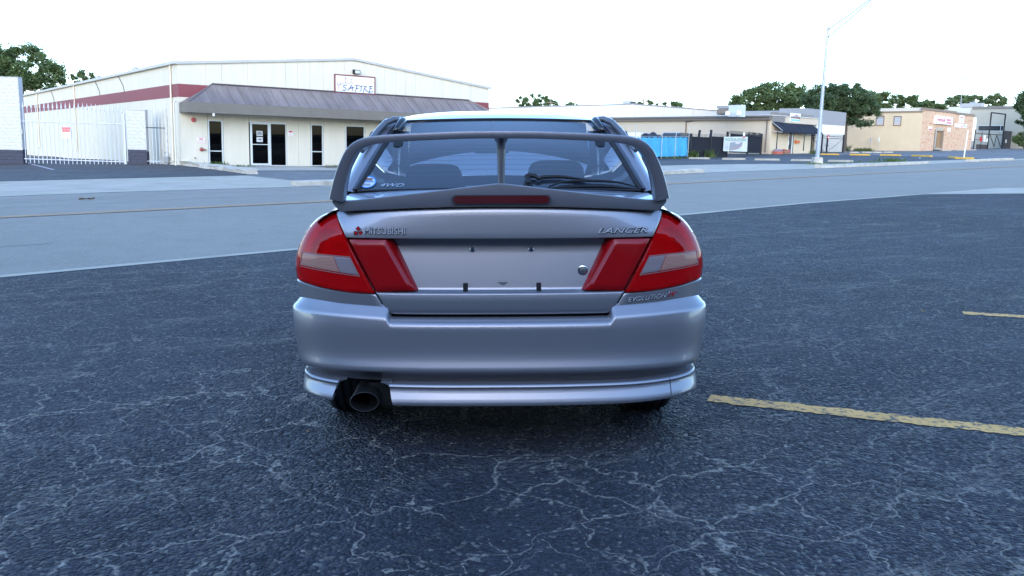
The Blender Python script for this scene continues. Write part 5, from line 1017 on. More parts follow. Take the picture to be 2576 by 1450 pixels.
# red garnish blocks beside the number-plate recess
for sg in (-1, 1):
    A, B_, C_, D_ = (.512, .6965), (.354, .7035), (.470, .9125), (.622, .9115)   # lower outer, lower inner, upper inner, upper outer
    def gp(x, z, d): return Vector((sg*x, .043+corner(x, wbody(min(z, 1.))+.01)+d, z))
    n = 14; top = []
    for i in range(n+1):
        v = i/n; r = []
        xo, xi = lerp(A[0], D_[0], v), lerp(B_[0], C_[0], v); zo, zi = lerp(A[1], D_[1], v), lerp(B_[1], C_[1], v)
        for j in range(11):
            u = j/10; x = lerp(xo, xi, u); z = lerp(zo, zi, u)
            edge = min(u*.14, (1-u)*.14, v*.2, (1-v)*.2); d = -.006+.010*max(0, 1-edge/.012)**2
            r.append(gp(x, z, d))
        w = .045 if True else 0
        r.append(gp(xi-.014, zi, .026)); r.append(gp(xi-.028, zi, .076))
        top.append(r)
    g = grid_mesh('red_garnish', top, REDG, lid, sharp=35)
    g['label'] = 'plain dark red reflector block beside the plate recess'
    bm = bmesh.new()
    for i0 in (0, n):
        for j in range(12):
            a, b = top[i0][j], top[i0][j+1]; bm.faces.new([bm.verts.new(p) for p in (a, b, b+Vector((0, .04, 0)), a+Vector((0, .04, 0)))])
    bobj('garnish_edge', bm, REDG, g)
# small fittings in the recess
def disc(name, x, z, r, d, m, parent, y=None, seg=20):
    return lathe(name, [(r, -.0), (r, -d*.7), (r*.8, -d)], m, parent, seg, loc=(x, (lid_y(x, z) if y is None else y), z), axis='Y')
for x in (-.115, .129):
    o = disc('plate_screw', x, .866, .012, .006, CHROME, lid); lathe('screw_hole', [(.0035, -.0064), (.003, -.0068)], SEAL, o, 12, axis='Y')
for x in (-.144, .160):
    o = box('plate_bracket', x-.010, x+.010, lid_y(x, .72)-.006, lid_y(x, .72)+.002, .701, .732, BLACK, lid, .002)
    box('bracket_foot', x-.0095, x+.0095, lid_y(x, .72)-.018, lid_y(x, .72)-.004, .6955, .702, BLACK, lid, .001)
o = disc('boot_lock', .344, .779, .021, .007, CHROME, lid); lathe('lock_barrel', [(.012, -.0075), (.012, -.009), (.010, -.0095)], mat('dull_steel', (.5, .5, .52), .35, 1), o, 20, axis='Y')
box('key_slot', -.0013, .0013, -.0102, -.0095, -.006, .006, SEAL, o)
prism('press_mark', [(-.012, .735), (.034, .735), (.011, .718)], lid_y(0, .726)-.0025, lid_y(0, .726)+.002, PAINT, lid, .0012)
# badges
def badge(body, x, z, size, sx, sh, m, parent, yy, bold=.0, sp=1., nm='badge_lettering', rz=0., ry=0.):
    return text(nm, body, size, m, parent, (x, yy, z), (rad(90), ry, rz), .0016, sh, sx, bold, 'LEFT', sp)
BADGE = mat('badge_chrome', (.62, .64, .68), .4, .3); BADGED = mat('badge_shadow', (.03, .03, .04), .4)  # dark letter copies set low behind the badges draw their outline shadow
def fit_text(body, x0, x1, z0, z1, sh, m, parent, yfun, bold=0., slope=0., nm='badge_lettering'):
    """lettering scaled to fill x0..x1 by z0..z1 and laid on the panel"""
    o = text(nm, body, z1-z0, m, parent, (0, 0, 0), (0, 0, 0), .0018, sh, 1, bold)
    me = o.data; xs = [v.co.x for v in me.vertices]; ys = [v.co.y for v in me.vertices]; zs = [v.co.z for v in me.vertices]
    ax, bx_ = min(xs), max(xs); ay, by = min(ys), max(ys); zm = max(zs)
    for v in me.vertices:
        x = lerp(x0, x1, (v.co.x-ax)/(bx_-ax)); z = lerp(z0, z1, (v.co.y-ay)/(by-ay))+slope*(x-x0); d = v.co.z
        v.co = (x, yfun(x, z)-.0018-d, z)
    me.update(); return o
yl = lambda x, z: lid_y(x, z)
for m_, dx, dz, dd, gr in ((BADGED, .0007, -.0012, .0010, .0016), (BADGE, 0, 0, 0, 0)):
    n_ = 'badge_lettering' if dd == 0 else 'badge_backing'
    fit_text('MITSUBISHI', -.556+dx-gr, -.386+dx+gr, .937+dz-gr, .963+dz+gr, 0, m_, lid, lambda x, z: yl(x, z)+dd, gr*.75, nm=n_)
    fit_text('LANCER', .400+dx-gr, .611+dx+gr, .938+dz-gr, .960+dz+gr, .38, m_, lid, lambda x, z: yl(x, z)+dd, gr*.75, nm=n_)
def qp_y(x, z): return surf(q_of(x, z, wbody), z, .002, wbody, ybody).y
for m_, dx, dz, dd, gr in ((BADGED, .0007, -.0012, .0010, .0016), (BADGE, 0, 0, 0, 0)):
    n_ = 'badge_lettering' if dd == 0 else 'badge_backing'
    fit_text('EVOLUTION', .533+dx-gr, .703+dx+gr, .6485+dz-gr, .6685+dz+gr, .38, m_, car, lambda x, z: qp_y(x, z)+dd, gr*.75, slope=.065, nm=n_)
fit_text('IV', .705, .752, .6600, .6850, .38, CHROME, car, lambda x, z: qp_y(x, z)+.0004, slope=.04, nm='badge_backing')
fit_text('IV', .7085, .7495, .6618, .6835, .38, mat('badge_red', (.45, .01, .015), .3), car, lambda x, z: qp_y(x, z)-.0008, slope=.04)
# emblem: three diamonds
def rhomb(cx, cz, ang, a, b): return [(cx+dx*math.cos(ang)-dz*math.sin(ang), cz+dx*math.sin(ang)+dz*math.cos(ang)) for dx, dz in ((0, 0), (a, b), (0, 2*b), (-a, b))]
for k in range(3):
    ang = rad((0, 120, 240)[k]); yy = yl(-.582, .95)
    a = prism('emblem_diamond', rhomb(-.582, .9455, ang, .0115, .0118), yy-.004, yy, CHROME, lid)
    cx, cz = -.582-math.sin(ang)*.0022, .9455+math.cos(ang)*.0022
    prism('emblem_inlay', rhomb(cx, cz, ang, .0088, .0095), yy-.0048, yy-.003, mat('badge_red', (.45, .01, .015), .3), a)
# ------------------------------------------------------------------ bumper
def ztop(x):
    a = abs(x); return lerp(.5755, .6235+.020*max(0., (a-.47)/.4), smoothstep(.452, .478, a))
qs = sorted(set([-1+2*i/70 for i in range(71)]+[s*q_of(x, .6, wbump) for s in (-1, 1) for x in (.445, .452, .457, .462, .467, .472, .478, .486)]))
zr = [.318, .324, .332, .345, .358, .366, .372, .380, .395, .41, .425, .45, .48, .51, .54]
P = []
for z in zr: P.append([surf(q, z, 0, wbump, ybump) for q in qs])
for k, (dz, dy) in enumerate(((-.024, 0.), (-.012, .002), (-.004, .006), (.002, .012), (.014, .024), (.024, .046))):
    r = []
    for q in qs:
        x = surf0(q, .6, wbump, ybump).x; zt = ztop(x); side = smoothstep(.452, .478, abs(x))
        z = zt+dz-(.020*side*(1 if k < 4 else (.5 if k == 4 else 0)) if k < 5 else 0)*(1.0)
        p = surf(q, z, -dy*(1 if side < .5 else .75), wbump, ybump); r.append(p)
    P.append(r)
bump = grid_mesh('rear_bumper', P, PAINT, car, sharp=60)
bm = bmesh.new()
for j in range(len(qs)-1):
    a, b = P[0][j], P[0][j+1]; q0 = surf(qs[j], .314, -.05, wbump, ybump); q1 = surf(qs[j+1], .314, -.05, wbump, ybump)
    bm.faces.new([bm.verts.new(p) for p in (a, b, q1, q0)])
bmesh.ops.remove_doubles(bm, verts=bm.verts, dist=1e-5); bobj('bumper_underside', bm, SEAL, bump, smooth=True)
# lower lip, broken by the exhaust opening
ylip = cspline([.225, .236, .262, .288, .300, .309, .317, .330], [-.018, -.027, -.018, -.006, -.003, -.010, -.003, .02])
wlip = cspline([.225, .24, .28, .31, .33], [v*1.018 for v in (.838, .848, .846, .842, .836)])
def lip(q0, q1, nm, tilt0, tilt1, n=40):
    zz = [.228, .2315, .236, .248, .262, .276, .288, .296, .302, .308, .313, .3165, .318]; P = []
    for i, z in enumerate(zz):
        r = []
        for j in range(n+1):
            u = j/n; v = (z-.232)/.086; q = lerp(q0+tilt0*v, q1+tilt1*v, u)
            up = .028*max(0., abs(q)-.35)**1.5
            p = surf(q, z, -.02 if i == 0 else 0, wlip, ylip); p.z += up+(.012*max(0, abs(q)-.4)); r.append(p)
        P.append(r)
    def skr(i, j): p = P[i][j].copy(); p.y += .05; return p
    return grid_mesh(nm, P, PAINT, bump, skirt=skr, sharp=50)
qx = lambda x: q_of(x, .27, wlip)
lip(qx(-.447), 1.0, 'bumper_lip', qx(-.467)-qx(-.447), 0, 60)
lip(-1.0, qx(-.711), 'bumper_lip', 0, qx(-.684)-qx(-.711), 24)
for x in (.722,):
    pts = [surf(qx(x), z, .0008, wlip, ylip)+Vector((0, 0, .012*max(0, qx(x)-.4)+.028*max(0., qx(x)-.35)**1.5)) for z in (.232, .25, .27, .29, .30, .308, .316)]
    tubeo('lip_joint', pts, .0012, SEAL, bump, seg=6)
# rounded upper corners of the exhaust opening
for xc_, sgn_ in ((-.692, 1), (-.458, -1)):
    R_ = .042; arc = [(xc_+sgn_*(R_-R_*math.cos(a)), .276+R_*math.sin(a)) for a in [math.pi/2*k/8 for k in range(9)]]
    yy_ = .012+corner(xc_, wbump(.33)); prism('opening_corner', [(xc_-sgn_*.004, .276)]+arc+[(xc_+sgn_*R_, .324), (xc_-sgn_*.004, .324)], yy_, yy_+.05, PAINT, bump)
# exhaust
ex = -.567
def ell(rx, rz, y, n=32, dx=0, dz=0): return [Vector((ex+dx+rx*math.cos(2*math.pi*k/n), y, .243+dz+rz*math.sin(2*math.pi*k/n))) for k in range(n)]
rings = [ell(.050, .042, .45, dz=.02), ell(.058, .044, .12, dz=.004), ell(.060, .0425, .045), ell(.061, .043, .012), ell(.0605, .0425, .009), ell(.0575, .0395, .009), ell(.056, .038, .02), ell(.052, .035, .3, dz=.012)]
rings = [[*r, r[0]] for r in rings]
exh = grid_mesh('exhaust_tip', rings, mat('sooty_steel', (.035, .034, .034), .4, .5), car, sharp=30)
tubeo('tip_rim', [tuple(v) for v in ell(.0590, .0410, .0095)]+[tuple(ell(.0590, .0410, .0095)[0])], .0014, mat('worn_steel_rim', (.25, .24, .23), .35, .9), exh, seg=6)
lathe('muffler', [(.0, -.25), (.08, -.25), (.10, -.23), (.10, .22), (.08, .25)], mat('muffler_steel', (.05, .05, .05), .5, .5), exh, 24, loc=(ex+.05, .78, .285), axis='Y')
# ------------------------------------------------------------------ wing
def yr(x): return .012+.075*(abs(x)/.69)**2.6
half = [(0, 1.336, .030, .150), (.10, 1.3355, .030, .15), (.25, 1.331, .030, .15), (.42, 1.323, .031, .15), (.50, 1.316, .033, .152), (.545, 1.306, .036, .155), (.578, 1.289, .040, .16), (.602, 1.265, .043, .165), (.622, 1.228, .046, .17), (.643, 1.175, .050, .18), (.660, 1.115, .0545, .19), (.669, 1.073, .058, .195)]
d = [0]
for a, b in zip(half[:-1], half[1:]): d.append(d[-1]+math.dist(a[:2], b[:2]))
fns = [cspline(d, [h[k] for h in half]) for k in range(4)]
path = [tuple(f(d[-1]*i/44) for f in fns) for i in range(45)]
full = [(-x, z, t, c) for x, z, t, c in path[::-1]][:-1]+path
foil = [(0, -.34), (0, .34), (.010, .45), (.035, .5), (.3, .5), (.6, .42), (.85, .25), (1, 0), (.85, -.25), (.6, -.40), (.3, -.48), (.035, -.5), (.010, -.45)]
P = []
for i, (x, z, t, c) in enumerate(full):
    a = full[max(i-1, 0)]; b = full[min(i+1, len(full)-1)]; tx, tz = b[0]-a[0], b[1]-a[1]; l = math.hypot(tx, tz); nx, nz = -tz/l, tx/l
    s = [Vector((x+nx*t*bb, yr(x)+c*aa, z+nz*t*bb+(0.0))) for aa, bb in foil]; P.append(s+[s[0]])
wing = grid_mesh('rear_wing', P, WINGP, car, sharp=32)
bm = bmesh.new()
for r in (P[0], P[-1]): bm.faces.new([bm.verts.new(p) for p in r[:-1]])
bobj('wing_foot', bm, WINGP, wing)
# centre post with flared head
P = []
for k in range(9):
    t = k/8; z = lerp(1.128, 1.326, t); rx = lerp(.0135, .0185, t)+.014*max(0, (t-.88)/.12)**2; P.append([Vector((.006+rx*math.cos(2*math.pi*a/20), .085+rx*1.6*math.sin(2*math.pi*a/20), z)) for a in range(21)])
grid_mesh('wing_post', P, WINGP, wing, sharp=60)
# spoiler plinth on the lid edge
xs = [-.690, -.684, -.67, -.655, -.64, -.628]+[-.61+1.22*i/48 for i in range(49)]+[.628, .64, .655, .67, .684, .690]; P = []
def zb(x): a = abs(x); return 1.050-.026*(a/.665)**2 if a < .661 else lerp(1.0243, 1.060, (a-.661)/.029)
def zt(x):
    a = abs(x); k = math.sqrt(a*a+.00008); base = 1.144-.117*k
    return base if a < .60 else lerp(1.144-.117*a, 1.074, smoothstep(.60, .655, a))
for k in range(9):
    r = []
    for x in xs:
        y0 = yr(x)+.030; b, t = zb(x), max(zt(x), zb(x)+.006)
        r.append(Vector((x, *[(y0+.05, b+.002), (y0+.006, b), (y0+.001, b+.002), (y0, b+.006 if t-b > .02 else (b+t)/2), (y0+.09*(t-b), t-.004 if t-b > .02 else t-.002), (y0+.09*(t-b)+.002, t-.001), (y0+.09*(t-b)+.006, t), (y0+.10, lerp(t, deck_z(x, y0+.1), .55)), (y0+.21, deck_z(x, y0+.21)-.004)][k])))
    P.append(r)
plinth = grid_mesh('spoiler_plinth', P, WINGP, wing, sharp=24)
# high brake lamp let into the plinth
def rrect(x0, x1, z0, z1, n=8):
    r = (z1-z0)/2; zc = (z0+z1)/2; pts = []
    for k in range(n+1): a = -math.pi/2+math.pi*k/n; pts.append((x1-r+r*math.cos(a), zc+r*math.sin(a)))
    for k in range(n+1): a = math.pi/2+math.pi*k/n; pts.append((x0+r+r*math.cos(a), zc+r*math.sin(a)))
    return pts
prism('lamp_surround', rrect(-.196, .208, 1.0585, 1.0975), .034, .08, mat('grey_lamp_surround', (.06, .06, .075), .4, .3, .3), plinth, .0015)
bl = prism('brake_lamp', rrect(-.188, .200, 1.0625, 1.0935), .0315, .07, BRAKEL, plinth, .002)
bl['label'] = 'long dark red high brake lamp in the spoiler plinth'
# ------------------------------------------------------------------ cabin
sect = cspline([0, .25, .44, .57, .62, .655], [1.49, 1.486, 1.472, 1.442, 1.405, 1.350])
def roof_drop(y): return cspline([1.10, 1.3, 1.55, 1.9, 2.3, 2.4], [.070, .034, .013, 0, .014, .024])(y)
xs = [-.648+1.296*i/44 for i in range(45)]
P = []
for k in range(17):
    t = k/16; r = []
    for x in xs:
        ye = 1.125-.05*(x/.6)**2; yf_ = 2.36-.10*(x/.6)**2; y = lerp(ye, yf_, t)
        r.append(Vector((x*(1 if t < .9 else 1-(t-.9)*.2), y, sect(abs(x))-roof_drop(max(y, 1.1))*(1-.55*(x/.65)**2))))
    P.append(r)
roof = grid_mesh('roof', P, PAINT, car, sharp=60)
# rear window
def rw(u, v, o=0.):
    x = lerp(.652, .500, v**.9)*u; y = lerp(.485, 1.108, v)-.045*u*u*(1-.0*v)+.02*math.sin(math.pi*v)
    y = lerp(.485, 1.115, v)+.055*u*u*(1-v)*1.0-.045*u*u*v
    z = lerp(1.083, 1.408, v)+.018*math.sin(math.pi*v)+(.012*(1-u*u))
    return Vector((x, y, z+o))
P = [[rw(-1+2*i/24, j/16) for i in range(25)] for j in range(17)]
RG = glass('rear_window_glass', (.86, .90, .94), 1.5, refl=2.2)
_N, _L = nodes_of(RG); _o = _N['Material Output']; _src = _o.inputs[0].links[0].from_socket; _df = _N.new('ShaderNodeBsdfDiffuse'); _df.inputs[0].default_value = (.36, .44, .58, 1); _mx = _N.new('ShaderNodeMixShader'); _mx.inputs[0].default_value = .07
_L.new(_src, _mx.inputs[1]); _L.new(_df.outputs[0], _mx.inputs[2]); _L.new(_mx.outputs[0], _o.inputs[0])  # blue diffuse layer paints the hazy sky reflection into the glass
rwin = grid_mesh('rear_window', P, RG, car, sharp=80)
# heater wires
bm = bmesh.new()
for k in range(3, 15):
    tube(bm, [rw(-.93+1.86*i/12, k/17, -.003) for i in range(13)], .0009, 4)
bobj('heater_wires', bm, mat('heater_wire', (.16, .09, .06), .5), rwin)
for u, nm in ((-1, 'left'), (1, 'right')):
    tubeo('window_rubber', [rw(u*1.008, j/14, .002) for j in range(15)], [.012]*15, BLACK, rwin)
tubeo('window_rubber', [rw(-1+2*i/20, 0, .001) for i in range(21)], .007, BLACK, rwin)
tubeo('window_rubber', [rw(-1+2*i/20, 1.0, .003) for i in range(21)], .006, BLACK, rwin)
# round sticker and printed letters on the glass
def on_glass(x, z, o=.003):
    v = (z-1.083)/.325
    for _ in range(4): v += (z-rw(x/lerp(.652, .5, max(0, v)**.9), max(0., v)).z)/.33
    v = max(0., v); return rw(x/lerp(.652, .500, v**.9), v)+Vector((0, -.5, .85))*o
def glass_patch(name, fn, m, parent, n=20, rings=3, o=.003):
    P = [[on_glass(*fn(k/rings, 2*math.pi*a/n), o) for a in range(n+1)] for k in range(rings+1)]
    return grid_mesh(name, P, m, parent, sharp=80)
st = glass_patch('window_sticker', lambda r, a: (-.614+.041*r*math.cos(a), 1.1215+.0255*r*math.sin(a)), mat('white_sticker', (.75, .8, .85), .4), rwin)
st['label'] = 'round white and blue sticker low on the rear window'
glass_patch('sticker_rim', lambda r, a: (-.614+.041*(.86+.16*r)*math.cos(a), 1.1215+.0255*(.86+.16*r)*math.sin(a)), mat('blue_sticker', (.08, .3, .75), .4), st, rings=1, o=.0042)
P = [[on_glass(-.655+.082*i/8*.99, 1.1205+.0045*j, .0046) for i in range(1, 8)] for j in range(2)]
grid_mesh('sticker_band', P, mat('blue_sticker', (.08, .3, .75), .4), st)
P = [[on_glass(-.634+.042*i/4, 1.1275+.010*j, .0046) for i in range(5)] for j in range(2)]
grid_mesh('sticker_print', P, mat('brown_print', (.25, .12, .1), .5), st)
P = [[on_glass(-.636+.038*i/4, 1.106+.008*j, .0046) for i in range(5)] for j in range(2)]
grid_mesh('sticker_print', P, mat('grey_print', (.3, .35, .42), .5), st)
tx = text('window_lettering', '4WD', 1, mat('pale_print', (.45, .52, .58), .5), rwin, (0, 0, 0), (0, 0, 0), 0, .45)
me = tx.data; xs_ = [v.co.x for v in me.vertices]; ys_ = [v.co.y for v in me.vertices]
for v in me.vertices: v.co = on_glass(lerp(-.552, -.438, (v.co.x-min(xs_))/(max(xs_)-min(xs_))), lerp(1.1025, 1.1165, (v.co.y-min(ys_))/(max(ys_)-min(ys_))), .003)
me.update()
# pillars, side glass, rails
for sg in (-1, 1):
    P = []
    outer = cspline([0, .25, .5, .75, 1], [.736, .716, .690, .655, .605]); oz = cspline([0, .25, .5, .75, 1], [1.062, 1.165, 1.262, 1.350, 1.418]); oy = cspline([0, .25, .5, .75, 1], [.52, .72, .90, 1.06, 1.16])
    for k in range(17):
        t = k/16; g = rw(1.02, t); x1, z1, y1 = outer(t), oz(t), oy(t)
        m1 = Vector((lerp(g.x, x1, .45), lerp(g.y, y1, .30)-.010, lerp(g.z, z1, .55)+.016)); m2 = Vector((lerp(g.x, x1, .82), lerp(g.y, y1, .65)-.004, lerp(g.z, z1, .85)+.010))
        r = [g+Vector((.004, .004, -.004)), m1, m2, Vector((x1, y1, z1)), Vector((x1+.012*(1-t), y1+.10, z1-.004)), Vector((x1+.018*(1-t), y1+.30*(1-.3*t), z1-.012))]
        for p in r: p.x *= sg
        P.append(r)
    grid_mesh('rear_pillar', P, PAINT, car, sharp=60)
    P = []
    for k in range(13):
        t = k/12; a = rw(1.0, t, .010); b = rw(1.055, t, .012); b.z -= .004; a.x *= sg; b.x *= sg; b.y += .006; P.append([a, lerp(a, b, .5)+Vector((0, 0, .003)), b])
    grid_mesh('gutter_trim', P, mat('gutter_black', (.03, .03, .045), .2, 0, .6), car, sharp=80)
    # side glass and roof rail
    def cs(y, z): return sg*(lerp(.742, .742, 0)-(.742-.650)*max(0., (z-1.06)/.295)**1.25)
    P = [[Vector((cs(0, z), lerp(lerp(.80, 1.12, (z-1.06)/.3), lerp(2.98, 2.42, (z-1.06)/.3), i/20), z)) for i in range(21)] for z in [1.06+.30*j/8 for j in range(9)]]
    sglass = grid_mesh('side_window', P, glass('side_glass', (.35, .4, .42)), car, sharp=80)
    for y0, y1 in ((1.86, 1.95),):
        P = [[Vector((cs(0, z)+sg*.003, y, z)) for y in (y0, y1)] for z in [1.06+.30*j/8 for j in range(9)]]; grid_mesh('centre_pillar', P, BLACK, sglass)
    P = [[Vector((cs(0, z)+sg*.004, lerp(lerp(.70, 1.02, (z-1.06)/.3), lerp(.86, 1.18, (z-1.06)/.3), i/3), z)) for i in range(4)] for z in [1.06+.30*j/8 for j in range(9)]]; grid_mesh('quarter_trim', P, PAINT, sglass)
    P = [[Vector((sg*x, lerp(1.10, 2.44, i/16), z)) for i in range(17)] for x, z in ((.640, 1.372), (.651, 1.362), (.656, 1.350), (.652, 1.340))]; grid_mesh('roof_rail', P, PAINT, car)
    # windscreen pillar
    P = [[Vector((sg*(lerp(.745, .640, t)+dx), lerp(3.02, 2.32, t)+dy, lerp(1.05, 1.375, t))) for dx, dy in ((-.05, .045), (0, .02), (.008, -.03), (0, -.06))] for t in [k/8 for k in range(9)]]; grid_mesh('windscreen_pillar', P, PAINT, car)
P = [[Vector((lerp(.70, .575, j/10)*u, lerp(3.05, 2.34, j/10)+.16*(1-u*u)*(1-.4*j/10), lerp(1.05, 1.425, j/10)+.04*(1-u*u)*j/10)) for u in [-1+2*i/16 for i in range(17)]] for j in range(11)]
grid_mesh('windscreen', P, glass('windscreen_glass', (.92, .95, .95), refl=1.), car, sharp=80)
# roof-corner trim: grey bracket with a black rubber flap below, both sides
for sg in (-1, 1):
    GB = mat('grey_trim_plastic', (.16, .17, .19), .35, .2, .5)
    tr = tubeo('corner_trim', [(sg*.495, 1.045, 1.418), (sg*.535, 1.035, 1.420), (sg*.575, 1.00, 1.402), (sg*.605, .95, 1.365), (sg*.640, .86, 1.310), (sg*.665, .78, 1.265)], [.014, .016, .0165, .016, .015, .013], GB, car, seg=12)
    bm = bmesh.new(); pts = [rw(sg*.955, t, .022+.012*math.sin(math.pi*min(1, (1-t)*2))) for t in (.93, .90, .84, .76, .70)]
    tube(bm, pts, [.016, .023, .021, .017, .012], 10); bobj('rubber_flap', bm, mat('glossy_black', (.012, .012, .016), .15, 0, .6), tr, smooth=True)
    P = [[rw(sg*lerp(a, b, i/3), t, .006) for i in range(4)] for t, a, b in ((.80, .90, .97), (.72, .885, .965), (.64, .865, .945), (.57, .85, .93), (.545, .862, .90))]
    grid_mesh('rubber_flap', P, BLACK, tr, smooth=False)
# rear wiper
WP0 = on_glass(.13, 1.106, .0)
wp = lathe('wiper', [(.022, -.004), (.022, .012), (.016, .018), (.014, .030)], BLACK, car, 18, loc=tuple(WP0), rot=(rad(28), 0, 0)); wp['label'] = 'black rear window wiper lying across the foot of the glass'
Mi = (wp.rotation_euler.to_matrix()).inverted()
def wl(q): return Mi @ (Vector(q)-WP0)
A = lambda x, z, o=.02: on_glass(x, z, o)
for nm_, pts, rr_ in (('wiper_spindle', [(.130, 1.112, .004), (.130, 1.132, .018)], [.013, .012]),
        ('wiper_arm', [(.118, 1.135, .016), (.135, 1.140, .018), (.165, 1.137, .018), (.180, 1.127, .014), (.200, 1.135, .014), (.27, 1.137, .014), (.35, 1.130, .013), (.431, 1.119, .012)], [.008, .012, .011, .010, .0095, .009, .006, .005]),
        ('wiper_bridge', [(.225, 1.098, .010), (.283, 1.114, .012), (.34, 1.118, .013), (.404, 1.119, .013), (.48, 1.117, .013), (.548, 1.112, .012), (.632, 1.093, .010)], [.003, .005, .0062, .0062, .0062, .005, .003]),
        ('wiper_blade', [(.212, 1.094, .004), (.31, 1.099, .005), (.42, 1.100, .005), (.52, 1.098, .005), (.634, 1.088, .004)], [.005, .0065, .007, .0065, .005])):
    bm = bmesh.new(); tube(bm, [wl(A(*q)) for q in pts], rr_, 8); bobj(nm_, bm, BLACK, wp, smooth=True)
# parcel shelf, seats, dash, mirror
box('parcel_shelf', -.66, .66, .56, 1.05, .985, 1.045, SEATM, car, .01)
box('rear_seat', -.62, .62, 1.05, 1.25, .55, 1.05, SEATM, car, .05)
for sx, top in ((-.405, 1.172), (.355, 1.192)):
    bm = bmesh.new(); rr = []
    for z, w, dpt, y in ((.45, .24, .10, 2.02), (.62, .25, .11, 2.01), (.80, .25, .11, 1.99), (.92, .235, .10, 1.975), (1.00, .205, .085, 1.965), (1.06, .185, .075, 1.955), (top-.05, .170, .07, 1.95), (top-.018, .150, .06, 1.95), (top-.003, .11, .04, 1.95), (top, .05, .015, 1.95)):
        rr.append([bm.verts.new((sx+w*math.copysign(abs(math.cos(a))**.55, math.cos(a)), y+dpt*math.copysign(abs(math.sin(a))**.7, math.sin(a)), z)) for a in [2*math.pi*k/28 for k in range(28)]])
    for a, b in zip(rr[:-1], rr[1:]):
        for k in range(28): bm.faces.new((a[k], a[(k+1) % 28], b[(k+1) % 28], b[k]))
    bm.faces.new(rr[-1]); bm.faces.new(rr[0][::-1])
    bobj('front_seat', bm, SEATM, car, smooth=True, sharp=70)
    box('seat_cushion', sx-.24, sx+.24, 2.0, 2.5, .32, .48, SEATM, car, .04)
bm = bmesh.new(); bx(bm, -.70, .70, 2.72, 3.1, .55, .99, .05); bobj('dashboard', bm, DARKPL, car, smooth=True, sharp=40)
bm = bmesh.new(); tube(bm, [(.375+.185*math.cos(a), 2.62-.06*math.sin(a), .93+.175*math.sin(a)) for a in [2*math.pi*k/28 for k in range(29)]], .015, 8); tube(bm, [(.375, 2.62, .93), (.375, 2.8, .86)], .05, 10); bobj('steering_wheel', bm, DARKPL, car, smooth=True)
bm = bmesh.new(); bx(bm, -.175, .075, 2.50, 2.53, 1.225, 1.302, .028); tube(bm, [(-.05, 2.53, 1.27), (-.05, 2.60, 1.42)], .012, 8); bobj('rear_view_mirror', bm, DARKPL, car, smooth=True, sharp=50)
box('cabin_floor', -.72, .72, .62, 3.1, .28, .33, SEAL, car)
# ------------------------------------------------------------------ sides, bonnet, nose
AX_R, AX_F, RT = .715, 3.22, .305
def arch(y):
    z = .20
    for c in (AX_R, AX_F):
        d2 = .345**2-(y-c)**2
        if d2 > 0: z = max(z, .305+math.sqrt(d2))
    return z
YE = 4.20
def side_pt(y, t, sg):
    """t 0..1 from sill to shoulder, >1 over the shoulder"""
    rear = smoothstep(.62, .42, y); hood = smoothstep(2.95, 3.15, y); fr = max(0., (y-3.55)/.65)
    zl = arch(y); ztop_ = lerp(.985, .80, smoothstep(3.0, 4.2, y))
    if t <= 1: z = lerp(zl, ztop_, t); zz = .2+(z-.2)*(.985-.2)/(ztop_-.2); w = wbody(zz) if zz > .6 else lerp(.838, wbody(.6), smoothstep(.2, .6, zz))
    else:
        k = t-1
        cab = [(.752, 1.0), (.746, 1.03), (.741, 1.062)]; dk = [(.742, 1.0), (.712, 1.012), (.676, 1.022+.1*max(0, y-.06)*1.2)]; hd = [(.74, ztop_+.014), (.70, ztop_+.03), (.62, ztop_+.045)]
        i = min(2, int(round(k*3))-1); a, b, c = cab[i], dk[i], hd[i]
        w, z = lerp(a[0], b[0], rear), lerp(a[1], b[1], rear); w, z = lerp(w, c[0], hood), lerp(z, c[1], hood)
    flare = .012*max(0, 1-abs(math.hypot(y-AX_R, z-.305)-.36)/.12)+.012*max(0, 1-abs(math.hypot(y-AX_F, z-.305)-.36)/.12)
    w = (w+flare+.003)*(1-.30*fr**2.2)
    return Vector((sg*w, y, z))
ys = sorted(set([.375+i*.06 for i in range(64) if .375+i*.06 < YE]+[AX_R+.345*math.cos(math.pi*k/16) for k in range(17)]+[AX_F+.345*math.cos(math.pi*k/16) for k in range(17)]+[YE]))
ys = [y for y in ys if y >= .374]; ts = [i/14 for i in range(15)]+[1+1/3, 1+2/3, 2.]
for sg in (-1, 1):
    P = [[side_pt(y, t, sg) for y in ys] for t in ts]
    sd_ = grid_mesh('body_side', P, PAINT, car, sharp=60)
    for y in (1.08, 1.92, 2.86): tubeo('door_gap', [side_pt(y-(.10 if y == 1.08 else 0)*(1-abs(t-.6)), t, sg)+Vector((sg*.0005, 0, 0)) for t in [k/10 for k in range(1, 11)]], .0025, SEAL, sd_, seg=5)
    box('door_handle', sg*.862, sg*.882, 1.28, 1.42, .80, .83, PAINT, sd_, .006); box('door_handle', sg*.862, sg*.882, 2.12, 2.26, .80, .83, PAINT, sd_, .006)
    box('side_skirt', sg*.80, sg*.865, 1.08, 2.85, .17, .26, PAINT, sd_, .02)
    bm = bmesh.new(); bx(bm, -.09, .09, -.05, .06, -.06, .07, .03); mi = bobj('door_mirror', bm, PAINT, car, smooth=True, sharp=60, loc=(sg*.84, 2.72, 1.08))
    # arch liners
    for c in (AX_R, AX_F):
        P = [[Vector((sg*x, c+.345*math.cos(math.pi*k/20), .305+.345*math.sin(math.pi*k/20))) for k in range(21)] for x in (.845, .55)]; grid_mesh('wheel_arch', P, SEAL, car)
        P = [[Vector((sg*.55, c+r*math.cos(math.pi*k/20), .305+r*math.sin(math.pi*k/20))) for k in range(21)] for r in (.345, .02)]; grid_mesh('wheel_arch', P, SEAL, car)
